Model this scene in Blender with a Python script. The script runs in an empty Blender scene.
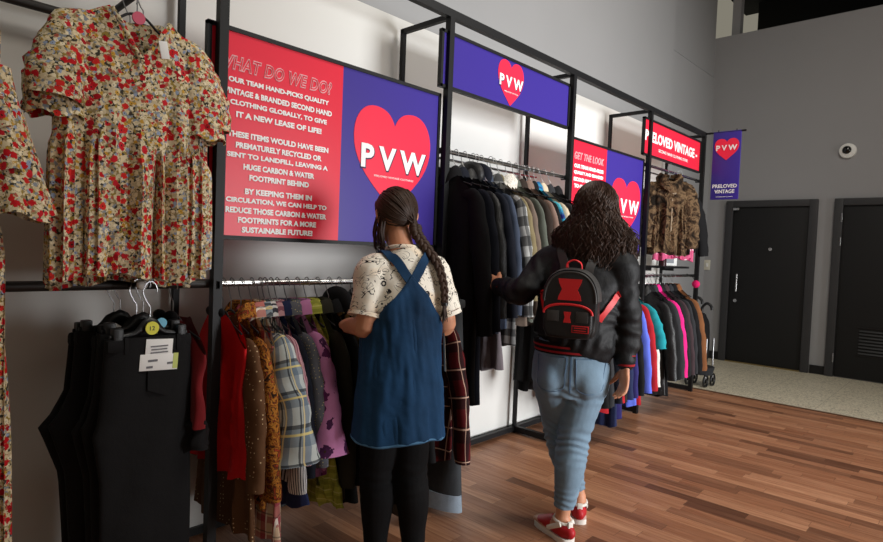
import bpy, math, random
from mathutils import Vector as V, Matrix, noise
from mathutils.bvhtree import BVHTree
PI = math.pi
C = bpy.context.scene.collection
sc = bpy.context.scene
sin, cos = math.sin, math.cos

# ---------------------------------------------------------------- helpers
def lin(c):
    return tuple(((v/255)/12.92 if v/255 <= .04045 else ((v/255+.055)/1.055)**2.4) for v in c)
def smooth(t):
    t = max(0., min(1., t)); return t*t*(3-2*t)
def lerp(a, b, t): return a+(b-a)*t
def interp(x, tab):
    if x <= tab[0][0]: return tab[0][1]
    for (a, p), (b, q) in zip(tab, tab[1:]):
        if x <= b: return p+(q-p)*(x-a)/(b-a)
    return tab[-1][1]
def catmull(pts, n):
    out = []
    L = len(pts)
    for i in range(L-1):
        p0, p1, p2, p3 = pts[max(i-1, 0)], pts[i], pts[i+1], pts[min(i+2, L-1)]
        for k in range(n):
            t = k/n
            out.append(.5*((2*p1)+(p2-p0)*t+(2*p0-5*p1+4*p2-p3)*t*t+(3*p1-p0-3*p2+p3)*t**3))
    out.append(pts[-1]); return out

def fnoise(c, s, seed=0.): return noise.noise(V((c.x*s+seed, c.y*s-seed, c.z*s+2*seed)))

class MB:
    def __init__(s): s.v = []; s.f = []
    def add(s, vs, fs):
        o = len(s.v); s.v += [V(v) for v in vs]; s.f += [tuple(i+o for i in f) for f in fs]; return s
    def box(s, c, size, R=None, bev=0.):
        c = V(c); hx, hy, hz = [t/2 for t in size]
        if bev <= 0:
            vs = [V((x, y, z)) for x in (-hx, hx) for y in (-hy, hy) for z in (-hz, hz)]
            fs = [(0, 1, 3, 2), (4, 6, 7, 5), (0, 4, 5, 1), (2, 3, 7, 6), (0, 2, 6, 4), (1, 5, 7, 3)]
        else:
            b = min(bev, hx*.9, hy*.9, hz*.9)
            import bmesh
            bm = bmesh.new(); bmesh.ops.create_cube(bm, size=1)
            for v in bm.verts: v.co = V((v.co.x*2*hx, v.co.y*2*hy, v.co.z*2*hz))
            bmesh.ops.bevel(bm, geom=bm.edges[:], offset=b, segments=2, profile=.6, affect='EDGES')
            bm.verts.index_update()
            vs = [v.co.copy() for v in bm.verts]; fs = [tuple(v.index for v in f.verts) for f in bm.faces]; bm.free()
        if R is not None: vs = [R @ v for v in vs]
        return s.add([v+c for v in vs], fs)
    def rings(s, R, close=True, caps=True):
        n = len(R[0]); vs = [p for r in R for p in r]; fs = []
        for j in range(len(R)-1):
            for i in range(n if close else n-1):
                k = (i+1) % n
                fs.append((j*n+i, j*n+k, (j+1)*n+k, (j+1)*n+i))
        if caps and close:
            fs.append(tuple(range(n-1, -1, -1))); fs.append(tuple((len(R)-1)*n+i for i in range(n)))
        return s.add(vs, fs)
    def tube(s, pts, r, n=8, ref=None, caps=True, sub=0, wr=None, rnd=False):
        """r: float or list of float/(rx,ry). ref: direction of rx."""
        pts = [V(p) for p in pts]
        if not isinstance(r, (list, tuple)): r = [r]*len(pts)
        r = [(q, q) if not isinstance(q, (tuple, list)) else q for q in r]
        if sub:
            rr = catmull([V((q[0], q[1], 0)) for q in r], sub); r = [(max(q.x, 1e-4), max(q.y, 1e-4)) for q in rr]; pts = catmull(pts, sub)
        if rnd:   # rounded ends
            d0 = (pts[0]-pts[1]).normalized(); d1 = (pts[-1]-pts[-2]).normalized()
            a, b = r[0], r[-1]; ma, mb_ = min(a), min(b)
            pre = [(pts[0]+d0*ma*k, (a[0]*q, a[1]*q)) for k, q in ((.98, .2), (.85, .53), (.5, .87))]
            post = [(pts[-1]+d1*mb_*k, (b[0]*q, b[1]*q)) for k, q in ((.5, .87), (.85, .53), (.98, .2))]
            pts = [p for p, _ in pre]+pts+[p for p, _ in post]; r = [q for _, q in pre]+r+[q for _, q in post]
        t = (pts[1]-pts[0]).normalized()
        x = V(ref) if ref is not None else (V((0, 0, 1)) if abs(t.z) < .9 else V((1, 0, 0)))
        R = []
        for i, p in enumerate(pts):
            t = (pts[min(i+1, len(pts)-1)]-pts[max(i-1, 0)]).normalized()
            x = x-t*x.dot(t)
            if x.length < 1e-5: x = t.orthogonal()
            x.normalize(); y = t.cross(x)
            ring = []
            for k in range(n):
                a = 2*PI*k/n; q = 1. if wr is None else wr(i/(len(pts)-1), a)
                ring.append(p+x*(cos(a)*r[i][0]*q)+y*(sin(a)*r[i][1]*q))
            R.append(ring)
        return s.rings(R, True, caps)
    def ball(s, c, r, M=None, n=16, m=10):
        if not isinstance(r, (tuple, list)): r = (r, r, r)
        vs = []; fs = []
        for j in range(1, m):
            th = PI*j/m
            for i in range(n):
                a = 2*PI*i/n; vs.append(V((r[0]*sin(th)*cos(a), r[1]*sin(th)*sin(a), r[2]*cos(th))))
        vs += [V((0, 0, r[2])), V((0, 0, -r[2]))]; T = len(vs)-2
        for j in range(m-2):
            for i in range(n):
                k = (i+1) % n; fs.append((j*n+i, (j+1)*n+i, (j+1)*n+k, j*n+k))
        for i in range(n):
            k = (i+1) % n; fs.append((T, i, k)); fs.append((T+1, (m-2)*n+k, (m-2)*n+i))
        if M is not None: vs = [M @ v for v in vs]
        return s.add([v+V(c) for v in vs], fs)
    def prism(s, outline, y0, y1):   # outline of (x,z), extruded along y
        n = len(outline)
        vs = [V((x, y0, z)) for x, z in outline]+[V((x, y1, z)) for x, z in outline]
        fs = [tuple(range(n)), tuple(range(2*n-1, n-1, -1))]+[(i, i+n, (i+1) % n+n, (i+1) % n) for i in range(n)]
        return s.add(vs, fs)
    def xf(s, M):
        s.v = [M @ v for v in s.v]; return s
    def mesh(s, name):
        me = bpy.data.meshes.new(name); me.from_pydata([tuple(v) for v in s.v], [], s.f); me.validate(); me.update(); return me
    def build(s, name, mat, parent=None, flat=False, world=True, label=None, off=None):
        o = V((0, 0, 0))
        if off is not None: o = V(off)
        elif parent is not None and world: o = parent_loc(parent)
        if o.length: s.v = [v-o for v in s.v]
        return link(name, s.mesh(name), mat, parent, flat, label)
def parent_loc(p):
    o = V((0, 0, 0))
    while p is not None: o += p.location; p = p.parent
    return o
def link(name, me, mat, parent=None, flat=False, label=None):
    ob = bpy.data.objects.new(name, me); C.objects.link(ob)
    if mat is not None:
        me.materials.clear(); me.materials.append(mat)
    if not flat:
        me.polygons.foreach_set('use_smooth', [True]*len(me.polygons))
        try: me.set_sharp_from_angle(angle=math.radians(50))
        except Exception: pass
    else: me.polygons.foreach_set('use_smooth', [False]*len(me.polygons))
    if parent is not None: ob.parent = parent
    if label: ob['label'] = label
    return ob
def tag(o, label=None, cat=None, group=None, kind=None):
    if label: o['label'] = label
    if cat: o['category'] = cat
    if group: o['group'] = group
    if kind: o['kind'] = kind
    return o
def empty(name, loc, rz=0.):
    o = bpy.data.objects.new(name, None); C.objects.link(o); o.location = loc; o.rotation_euler = (0, 0, rz); o.empty_display_size = .05
    return o
def evalmesh(mb, mods):
    ob = bpy.data.objects.new('temporary', mb.mesh('temporary') if isinstance(mb, MB) else mb); C.objects.link(ob)
    for t, kw in mods:
        m = ob.modifiers.new('m', t)
        for k, v in kw.items(): setattr(m, k, v)
    dg = bpy.context.evaluated_depsgraph_get(); dg.update()
    me = bpy.data.meshes.new_from_object(ob.evaluated_get(dg), depsgraph=dg)
    old = ob.data; bpy.data.objects.remove(ob); bpy.data.meshes.remove(old)
    return me
def fuse(mb, voxel, it=3, fac=.5):
    return evalmesh(mb, [('REMESH', dict(mode='VOXEL', voxel_size=voxel)), ('SMOOTH', dict(factor=fac, iterations=it))])
def displace(me, fn):
    me.update(); co = [v.co.copy() for v in me.vertices]; no = [v.normal.copy() for v in me.vertices]
    for v, c, n in zip(me.vertices, co, no): v.co = c+n*fn(c, n)
    me.update()
def shift(me, off):
    off = V(off)
    for v in me.vertices: v.co -= off
    me.update()
def bvh(me):
    return BVHTree.FromPolygons([v.co.copy() for v in me.vertices], [tuple(p.vertices) for p in me.polygons])
def patch(tree, fn, nu, nv, d, off, thick=.002):
    """Grid fn(u,v)->point, cast along d on to tree; thin raised patch."""
    d = V(d).normalized(); P = []
    for j in range(nv+1):
        row = []
        for i in range(nu+1):
            p = V(fn(i/nu, j/nv)); h = tree.ray_cast(p-d*.4, d)
            row.append((h[0] if h[0] is not None else p)-d*off)
        P.append(row)
    m = MB(); n = nu+1
    top = [p for r in P for p in r]; bot = [p+d*(off+thick) for p in top]
    fs = []
    for j in range(nv):
        for i in range(nu): fs.append((j*n+i, j*n+i+1, (j+1)*n+i+1, (j+1)*n+i))
    N = len(top); fs += [tuple(q+N for q in reversed(f)) for f in fs]
    edge = [i for i in range(n)]+[j*n+nu for j in range(1, nv+1)]+[nv*n+i for i in range(nu-1, -1, -1)]+[j*n for j in range(nv-1, 0, -1)]
    for a, b in zip(edge, edge[1:]+edge[:1]): fs.append((a, a+N, b+N, b))
    return m.add(top+bot, fs)
def ribbon(tree, pts, w, off, th=.004, sub=5):
    """flat band following pts on the surface tree"""
    pts = catmull([V(p) for p in pts], sub); Q = []
    for p in pts:
        h = tree.find_nearest(p); n = (p-h[0])
        n = h[1] if n.length < .002 or n.dot(h[1]) < 0 else h[1]
        Q.append((h[0]+n*off, n))
    m = MB(); R = []
    for i, (p, n) in enumerate(Q):
        t = (Q[min(i+1, len(Q)-1)][0]-Q[max(i-1, 0)][0]).normalized(); x = t.cross(n).normalized()
        R.append([p-x*w/2, p+x*w/2, p+x*w/2+n*th, p-x*w/2+n*th])
    return m.rings(R, True, True)

# ---------------------------------------------------------------- materials
class NT:
    def __init__(s, name, rough=.8, spec=.3):
        s.m = bpy.data.materials.new(name); s.m.use_nodes = True; s.n = s.m.node_tree.nodes; s.l = s.m.node_tree.links
        s.b = s.n['Principled BSDF']; s.b.inputs['Roughness'].default_value = rough; s.b.inputs['Specular IOR Level'].default_value = spec
        s._c = None
    def put(s, sock, val):
        if val is None: return
        if hasattr(val, 'default_value') and hasattr(val, 'is_linked') or isinstance(val, bpy.types.NodeSocket): s.l.new(val, sock)
        else:
            if isinstance(val, (tuple, list)) and len(val) == 3 and sock.type == 'RGBA': val = tuple(val)+(1,)
            sock.default_value = val
    def co(s):
        if s._c is None: s._c = s.n.new('ShaderNodeTexCoord').outputs['Object']
        return s._c
    def math(s, op, a, b=None, c=None):
        n = s.n.new('ShaderNodeMath'); n.operation = op; s.put(n.inputs[0], a); s.put(n.inputs[1], b)
        if c is not None: s.put(n.inputs[2], c)
        return n.outputs[0]
    def xyz(s, v=None):
        n = s.n.new('ShaderNodeSeparateXYZ'); s.put(n.inputs[0], v or s.co()); return n.outputs
    def comb(s, x, y, z):
        n = s.n.new('ShaderNodeCombineXYZ'); s.put(n.inputs[0], x); s.put(n.inputs[1], y); s.put(n.inputs[2], z); return n.outputs[0]
    def map(s, scale=(1, 1, 1), rot=(0, 0, 0), loc=(0, 0, 0), v=None):
        n = s.n.new('ShaderNodeMapping'); s.put(n.inputs[0], v or s.co()); n.inputs['Scale'].default_value = scale; n.inputs['Rotation'].default_value = rot; n.inputs['Location'].default_value = loc
        return n.outputs[0]
    def noise(s, scale, v=None, detail=3, rough=.55, dist=0., out='Fac'):
        n = s.n.new('ShaderNodeTexNoise'); s.put(n.inputs['Vector'], v or s.co()); n.inputs['Scale'].default_value = scale; n.inputs['Detail'].default_value = detail
        n.inputs['Roughness'].default_value = rough; n.inputs['Distortion'].default_value = dist; return n.outputs[out]
    def voro(s, scale, v=None, feat='F1', rnd=1.):
        n = s.n.new('ShaderNodeTexVoronoi'); n.feature = feat; s.put(n.inputs['Vector'], v or s.co()); n.inputs['Scale'].default_value = scale; n.inputs['Randomness'].default_value = rnd; return n.outputs
    def white(s, v):
        n = s.n.new('ShaderNodeTexWhiteNoise'); n.noise_dimensions = '3D'; s.put(n.inputs['Vector'], v); return n.outputs
    def mix(s, f, a, b, mode='MIX'):
        n = s.n.new('ShaderNodeMix'); n.data_type = 'RGBA'; n.blend_type = mode; n.clamp_factor = True
        s.put(n.inputs[0], f); s.put(n.inputs[6], a); s.put(n.inputs[7], b); return n.outputs[2]
    def ramp(s, f, stops, const=False):
        n = s.n.new('ShaderNodeValToRGB'); cr = n.color_ramp
        if const: cr.interpolation = 'CONSTANT'
        while len(cr.elements) < len(stops): cr.elements.new(.5)
        for e, (p, c) in zip(cr.elements, stops): e.position = p; e.color = tuple(c)+(1,) if len(c) == 3 else c
        s.put(n.inputs[0], f); return n.outputs[0]
    def range(s, x, a, b, c=0., d=1.):
        n = s.n.new('ShaderNodeMapRange'); s.put(n.inputs[0], x); n.inputs[1].default_value = a; n.inputs[2].default_value = b; n.inputs[3].default_value = c; n.inputs[4].default_value = d; return n.outputs[0]
    def bump(s, h, strength=.3, dist=.01):
        n = s.n.new('ShaderNodeBump'); s.put(n.inputs['Height'], h); n.inputs['Strength'].default_value = strength; n.inputs['Distance'].default_value = dist
        s.l.new(n.outputs[0], s.b.inputs['Normal'])
    def col(s, c): s.put(s.b.inputs['Base Color'], c); return s
    def set(s, **k):
        for a, b in k.items(): s.b.inputs[a].default_value = b
        return s
def plain(name, c, rough=.6, spec=.3, metal=0., var=.0, scale=8, bump=0., bscale=200):
    t = NT(name, rough, spec); c = lin(c); t.b.inputs['Metallic'].default_value = metal
    if var:
        t.col(t.mix(t.noise(scale), tuple(v*(1-var) for v in c), tuple(min(1, v*(1+var)) for v in c)))
    else: t.col(c)
    if bump: t.bump(t.noise(bscale), bump, .002)
    return t.m
def cloth(name, c, rough=.85, sheen=.0, var=.18, weave=.25, spec=.2):
    t = NT(name, rough, spec); c = lin(c)
    f = t.noise(14, detail=5)
    t.col(t.mix(f, tuple(v*(1-var) for v in c), tuple(min(1, v*(1+var)) for v in c)))
    if sheen: t.b.inputs['Sheen Weight'].default_value = sheen
    h = t.math('ADD', t.noise(9, detail=4), t.math('MULTIPLY', t.noise(320, detail=1), .12))
    t.bump(h, weave, .02); return t.m
def plaid(name, base, stripes, rough=.85):
    """stripes: (axis, period, phase, width, colour, strength)"""
    t = NT(name, rough, .2); at = t.n.new('ShaderNodeAttribute'); at.attribute_name = 'pc'; x = t.xyz(at.outputs['Vector']); c = lin(base)
    for ax, per, ph, w, col, st in stripes:
        if ax == 'Y': continue
        f = t.math('FRACT', t.math('ADD', t.math('MULTIPLY', x['XYZ'.index(ax)], 1/per), ph))
        f = t.math('MULTIPLY', t.math('LESS_THAN', f, w), st); c = t.mix(f, c, lin(col))
    t.col(c); t.bump(t.noise(10, detail=4), .25, .02); return t.m
def floral(name, base, cols, scale=34, size=.42, dens=.55, leaf=None, rough=.85, petal=.25):
    t = NT(name, rough, .2); warp = t.mix(.02, t.co(), t.noise(40, out='Color'), 'ADD')
    c = lin(base)
    if leaf:
        v2 = t.voro(scale*2.6, warp); c = t.mix(t.math('LESS_THAN', v2['Distance'], .34), c, t.ramp(t.xyz(v2['Color'])[0], [(0, lin(leaf[0])), (.4, lin(leaf[1])), (.7, lin(leaf[2]))], True))
    v = t.voro(scale, warp); r = t.xyz(v['Color'])
    pick = t.ramp(r[0], [(i/len(cols), lin(q)) for i, q in enumerate(cols)], True)
    d = t.math('ADD', v['Distance'], t.math('MULTIPLY', t.math('SUBTRACT', t.noise(scale*4.), .5), petal))
    inside = t.math('MULTIPLY', t.math('LESS_THAN', d, size), t.math('LESS_THAN', r[1], dens)); c = t.mix(inside, c, pick)
    eye = t.math('MULTIPLY', t.math('LESS_THAN', v['Distance'], size*.22), inside); c = t.mix(eye, c, lin((60, 40, 25)))
    t.col(c); t.bump(t.noise(12, detail=4), .25, .02); return t.m
def dots(name, base, dot, scale, size=.25, rnd=.35, rough=.85):
    t = NT(name, rough, .2); v = t.voro(scale, None, 'F1', rnd)
    t.col(t.mix(t.math('LESS_THAN', v['Distance'], size), lin(base), lin(dot))); t.bump(t.noise(12), .25, .02); return t.m
def blotch(name, stops, scale, rough=.9, dist=1., bump=.4, bs=60):
    t = NT(name, rough, .15)
    t.col(t.ramp(t.noise(scale, detail=5, dist=dist), [(p, lin(c)) for p, c in stops])); t.bump(t.noise(bs, detail=3), bump, .02); return t.m

M = {}
M['frame'] = plain('black_metal', (17, 17, 19), .5, .3, 0, .15, 12)
M['frame_wood'] = plain('dark_bar', (38, 33, 30), .5, .4, 0, .2, 12)
M['chrome'] = plain('chrome', (200, 200, 200), .22, .5, 1.)
M['wire'] = plain('wire', (150, 150, 152), .3, .5, 1.)
M['blackplastic'] = plain('black_plastic', (18, 18, 20), .4, .4)
M['white'] = plain('white_plastic', (225, 225, 222), .5, .3)
M['card'] = plain('card', (235, 235, 235), .6, .2)
M['red'] = plain('sign_red', (228, 36, 62), .35, .35)
M['redheart'] = plain('sign_heart', (238, 44, 74), .35, .35)
M['purple'] = plain('sign_purple', (60, 46, 140), .35, .35)
M['letter'] = plain('letter_white', (245, 245, 245), .45, .3)
M['shadowletter'] = plain('letter_edge', (45, 30, 70), .45, .3)
M['outline'] = plain('letter_outline', (255, 205, 212), .45, .3)
M['skin'] = None
def wallmat(name, c, var=.05):
    t = NT(name, .85, .2); c = lin(c); t.col(t.mix(t.noise(1.3, detail=4), tuple(v*(1-var) for v in c), tuple(min(1, v*(1+var)) for v in c)))
    t.bump(t.noise(160), .05, .002); return t.m
M['panelwall'] = wallmat('white_panel_wall', (216, 215, 211))
M['upperwall'] = wallmat('grey_painted_wall', (146, 146, 147))
M['farwall'] = wallmat('far_grey_wall', (150, 150, 152))
M['door'] = plain('door_paint', (20, 20, 21), .6, .35, 0, .08, 3)
M['doorframe'] = plain('door_frame_paint', (54, 54, 56), .5, .35, 0, .08, 3)
M['dark'] = plain('dark_void', (22, 22, 21), .8, .2, 0, .5, 2)
def woodfloor():
    t = NT('wood_plank_floor', .42, .4); x = t.xyz()
    pw, pl = .074, .52
    row = t.math('FLOOR', t.math('DIVIDE', x[0], pw))
    sh = t.white(t.comb(row, 3.3, 0))['Value']
    yy = t.math('ADD', t.math('DIVIDE', x[1], pl), t.math('MULTIPLY', sh, 7.))
    cell = t.math('FLOOR', yy)
    w = t.white(t.comb(row, cell, 1.7))['Value']
    base = t.ramp(w, [(0, lin((108, 72, 52))), (.10, lin((146, 102, 76))), (.35, lin((182, 132, 100))), (.6, lin((162, 112, 82))), (.82, lin((202, 152, 118))), (1, lin((186, 134, 100)))])
    gv = t.comb(t.math('ADD', t.math('MULTIPLY', x[0], 55.), t.math('MULTIPLY', w, 30.)), t.math('MULTIPLY', x[1], 3.), t.math('MULTIPLY', w, 9.))
    g = t.noise(1., gv, detail=6, rough=.65)
    c = t.mix(t.range(g, .3, .7), base, t.mix(1., base, lin((196, 176, 160)), 'MULTIPLY'))
    fx = t.math('FRACT', t.math('DIVIDE', x[0], pw)); fy = t.math('FRACT', yy)
    gap = t.math('MAXIMUM', t.math('LESS_THAN', fx, .02), t.math('LESS_THAN', fy, .004))
    c = t.mix(t.math('MULTIPLY', gap, .65), c, lin((50, 30, 20))); t.col(c)
    t.put(t.b.inputs['Roughness'], t.range(g, .2, .8, .34, .5))
    t.bump(t.math('SUBTRACT', t.math('MULTIPLY', g, .15), gap), .15, .004); return t.m
M['wood'] = woodfloor()
def terrazzo():
    t = NT('speckled_tile_floor', .4, .4); v = t.voro(90); r = t.xyz(v['Color'])[0]
    c = t.ramp(r, [(0, lin((140, 132, 116))), (.25, lin((206, 197, 174))), (.7, lin((224, 215, 192))), (1, lin((180, 170, 150)))])
    x = t.xyz(); gx = t.math('LESS_THAN', t.math('FRACT', t.math('MULTIPLY', x[0], 2.)), .012); gy = t.math('LESS_THAN', t.math('FRACT', t.math('MULTIPLY', x[1], 2.)), .012)
    c = t.mix(t.math('MULTIPLY', t.math('MAXIMUM', gx, gy), .4), c, lin((110, 102, 88))); t.col(c); return t.m
M['tile'] = terrazzo()
def skinmat(name, c):
    t = NT(name, .5, .35); c = lin(c); t.col(t.mix(t.noise(22, detail=3), tuple(v*.88 for v in c), tuple(min(1, v*1.08) for v in c)))
    t.b.inputs['Subsurface Weight'].default_value = .12; t.b.inputs['Subsurface Radius'].default_value = (.01, .004, .002); t.bump(t.noise(220), .06, .002); return t.m
M['skin'] = skinmat('skin', (204, 144, 112))
def hairmat(name, a, b):
    t = NT(name, .55, .3); t.col(t.mix(t.noise(30, t.map((1, 1, .25)), detail=4), lin(a), lin(b))); return t.m
M['hair_dark'] = hairmat('dark_brown_hair', (34, 22, 17), (74, 50, 37))
M['hair_brown'] = hairmat('brown_hair', (36, 23, 17), (70, 47, 33))
def denim(name, c, fade=1.35, lo=.75, wash=9):
    t = NT(name, .85, .2); c = lin(c)
    n = t.noise(wash, detail=5); f = t.noise(2.5, t.map((1, 1, .5)), detail=2)
    cc = t.mix(t.range(f, .3, .7), tuple(v*lo for v in c), tuple(min(1, v*fade) for v in c))
    cc = t.mix(t.math('MULTIPLY', t.range(n, .35, .7), .35), cc, tuple(min(1, v*1.5) for v in c))
    tw = t.noise(1., t.map((260, 260, 700)), detail=1); cc = t.mix(t.math('MULTIPLY', tw, .25), cc, tuple(min(1, v*1.8) for v in c)); t.col(cc)
    t.bump(t.math('ADD', t.noise(14, detail=4), t.math('MULTIPLY', tw, .15)), .25, .015); return t.m
M['jeans'] = denim('light_blue_denim', (112, 134, 152), 1.35, .7)
M['jeans_seam'] = plain('denim_seam', (92, 118, 146), .85, .2)
M['dungaree'] = denim('blue_denim', (25, 58, 91), 1.75, .4, 12)
M['dung_seam'] = plain('denim_edge', (70, 108, 142), .85, .2, 0, .3, 60)
def squiggle():
    t = NT('squiggle_print', .85, .2)
    n = t.noise(19, detail=.6, dist=2.6); band = t.math('LESS_THAN', t.math('ABSOLUTE', t.math('SUBTRACT', n, .5)), .022)
    mask = t.math('GREATER_THAN', t.noise(24, t.map(loc=(3.1, 1.2, 5.)), detail=1), .43)
    v = t.voro(21); ring = t.math('MULTIPLY', t.math('LESS_THAN', t.math('ABSOLUTE', t.math('SUBTRACT', v['Distance'], .2)), .05), t.math('LESS_THAN', t.xyz(v['Color'])[0], .22))
    dot = t.math('MULTIPLY', t.math('LESS_THAN', v['Distance'], .1), t.math('GREATER_THAN', t.xyz(v['Color'])[0], .8))
    f = t.math('MAXIMUM', t.math('MULTIPLY', band, mask), t.math('MAXIMUM', ring, dot))
    base = t.mix(t.math('MULTIPLY', t.range(t.noise(7, t.map(loc=(9, 2, 4)), detail=1), .58, .66), .45), lin((236, 229, 216)), lin((228, 192, 146)))
    t.col(t.mix(f, base, lin((42, 40, 44)))); t.bump(t.noise(10, detail=4), .3, .02); return t.m
M['squiggle'] = squiggle()
M['legging'] = cloth('black_legging', (11, 11, 13), .85)
M['bomber'] = cloth('black_satin_jacket', (15, 15, 18), .58, 0, .2, .5, .3)
def ribbed():
    t = NT('striped_ribbing', .85, .2); x = t.xyz(); z = t.math('FRACT', t.math('MULTIPLY', x[2], 45.))
    t.col(t.mix(t.math('LESS_THAN', z, .42), lin((20, 18, 20)), lin((150, 30, 36)))); return t.m
M['rib'] = ribbed()
M['blackrib'] = cloth('black_ribbing', (18, 17, 19), .9)
M['redshoe'] = plain('red_shoe_leather', (176, 26, 36), .5, .35, 0, .1, 30)
M['sole'] = plain('white_sole', (230, 226, 218), .6, .3)
M['bag'] = plain('black_bag_leather', (21, 20, 21), .5, .4, 0, .2, 30, .2, 90)
M['baggrey'] = plain('grey_bag_leather', (56, 54, 53), .5, .4, 0, .2, 30, .2, 90)
M['bagred'] = plain('red_bag_trim', (206, 32, 36), .45, .4)
M['iris'] = plain('dark_iris', (40, 26, 18), .2, .6); M['lip'] = plain('lip', (176, 92, 86), .45, .4)
M['eye'] = plain('eye_white', (230, 228, 222), .3, .5)

# ---------------------------------------------------------------- camera
CAMLOC = V((0, -2.074, 1.28)); yaw, pit, rol = [math.radians(a) for a in (42.952, -2.102, 2.286)]
fw = V((cos(pit)*cos(yaw), cos(pit)*sin(yaw), sin(pit))); rr = fw.cross(V((0, 0, 1))).normalized(); uu = rr.cross(fw)
rr, uu = cos(rol)*rr+sin(rol)*uu, -sin(rol)*rr+cos(rol)*uu
cd = bpy.data.cameras.new('camera'); cam = bpy.data.objects.new('camera', cd); C.objects.link(cam)
cd.sensor_width = 36; cd.lens = 590/883*36; cd.clip_start = .05
cam.matrix_world = Matrix(((rr.x, uu.x, -fw.x, CAMLOC.x), (rr.y, uu.y, -fw.y, CAMLOC.y), (rr.z, uu.z, -fw.z, CAMLOC.z), (0, 0, 0, 1)))
sc.camera = cam

# ---------------------------------------------------------------- layout constants
X0, BAY, ZT, DEP, WALL, XF = 1.018, 1.204, 2.473, .349, .40, 8.04
PX = [X0+BAY*k for k in range(-1, 5)]
RY = .03

# ---------------------------------------------------------------- setting
def struct(name, mb, mat, parent=None, flat=True, label=None):
    o = mb.build(name, mat, parent, flat=flat)
    if parent is None: o['kind'] = 'structure'
    if label: o['label'] = label
    return o
struct('floor', MB().box((1.8, -3.1, -.05), (8.4, 7.6, .1)), M['wood'])
struct('floor.001', MB().box((8.3, -3.1, -.05), (4.6, 7.6, .1)), M['tile'])
struct('trim_1', MB().box((6.0, -3.0, .002), (.035, 6.6, .006)), plain('threshold_strip', (92, 66, 48), .4, .4))
struct('wall_left', MB().box((2.0, WALL+.125, 1.275), (8.0, .25, 2.55)), M['panelwall'])
struct('wall_left.001', MB().box((2.28, .72, 2.65), (8.6, .14, 5.3)), M['upperwall'])
w2 = MB().box((7.31, .74, 1.82), (1.46, .1, 3.64)).box((7.31, .76, 4.48), (1.46, .1, 1.64))
struct('wall_left.002', w2, M['upperwall'])
struct('wall_far', MB().box((XF+.1, -2.9, 2.078), (.2, 7.4, 4.156)), M['farwall'])
struct('wall_far.001', MB().box((10.2, -2.9, 4.6), (.2, 7.4, 1.6)), M['dark'])
struct('trim_2', MB().box((9.1, -2.9, 4.12), (1.9, 7.4, .06)), M['dark'])
struct('trim_3', MB().box((8.3, .53, 4.73), (.12, .1, 1.16)), M['farwall'])
struct('ceiling', MB().box((4.0, -3.0, 5.36), (13, 8.2, .1)), M['dark'])
bl = plain('black_skirting', (24, 24, 25), .45, .35)
struct('baseboard_left', MB().box((2.0, WALL-.008, .017), (8.0, .016, .034)), bl)
b = MB().box((XF-.008, .56, .05), (.016, .2, .1)).box((XF-.008, -.645, .05), (.016, .15, .1)).box((XF-.008, -4.2, .05), (.016, 4.7, .1))
struct('baseboard_far', b, bl)
struct('shade_partition', MB().box((.3, -4.05, 1.6), (4.6, .12, 3.2)), M['panelwall'])  # unseen partition behind the camera, added to shade the left bay from the daylight
# doors
def door(n, y0, y1):
    d = empty('door_%d' % n, (XF, (y0+y1)/2, 0)); d['kind'] = 'structure'
    fwid = .085
    m = MB().box((XF-.022, y0-fwid/2, 1.02), (.05, fwid, 2.04), None, .006).box((XF-.022, y1+fwid/2, 1.02), (.05, fwid, 2.04), None, .006).box((XF-.022, (y0+y1)/2, 2.0), (.05, abs(y0-y1)-2*fwid+.001, .08), None, .006)
    m.build('door_frame', M['doorframe'], d)
    MB().box((XF-.006, (y0+y1)/2, .985), (.03, abs(y0-y1)-2*fwid-.008, 1.95), None, .003).build('door_leaf', M['door'], d)
    return d
d1 = door(1, .448, -.56)
m = MB().tube([(XF-.065, .27, .90), (XF-.065, .27, 1.12)], .011, 10).box((XF-.04, .27, .92), (.05, .014, .014)).box((XF-.04, .27, 1.10), (.05, .014, .014)); m.build('door_handle', M['chrome'], d1)
MB().tube([(XF-.03, .285, .78), (XF-.02, .285, .78)], .022, 14).build('lock', M['chrome'], d1)
MB().tube([(XF-.035, -.085, 1.44), (XF-.02, -.085, 1.44)], .02, 14).build('spyhole', M['chrome'], d1)
MB().box((XF-.045, .32, 1.935), (.04, .075, .03), None, .004).build('door_closer', M['chrome'], d1)
MB().box((XF-.02, -.055, .006), (.05, .83, .012)).build('threshold', plain('brass_threshold', (150, 130, 80), .35, .4, .7), d1)
d2 = door(2, -.722, -1.74)
for z in (1.82, 1.55, .22): MB().tube([(XF-.05, -.80, z-.05), (XF-.05, -.80, z+.05)], .009, 8).build('hinge', M['wire'], d2)
g = MB()
for k in range(8): g.box((XF-.026, -1.24, .30+k*.036), (.012, .42, .02), Matrix.Rotation(.5, 3, 'Y'))
g.box((XF-.022, -1.24, .28), (.02, .46, .012)).box((XF-.022, -1.24, .59), (.02, .46, .012)).build('vent_grille', M['blackplastic'], d2)
# dome camera + light switch
s = empty('security_camera', (XF, -.811, 2.578)); tag(s, 'round white security camera with dark lens high on the far wall', 'camera')
MB().tube([(XF, -.811, 2.578), (XF-.03, -.811, 2.578), (XF-.04, -.811, 2.578)], [.085, .082, .06], 28).build('housing', M['white'], s)
MB().ball((XF-.04, -.805, 2.585), (.03, .045, .045)).build('lens', plain('lens_glass', (8, 8, 9), .1, .6), s)

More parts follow.
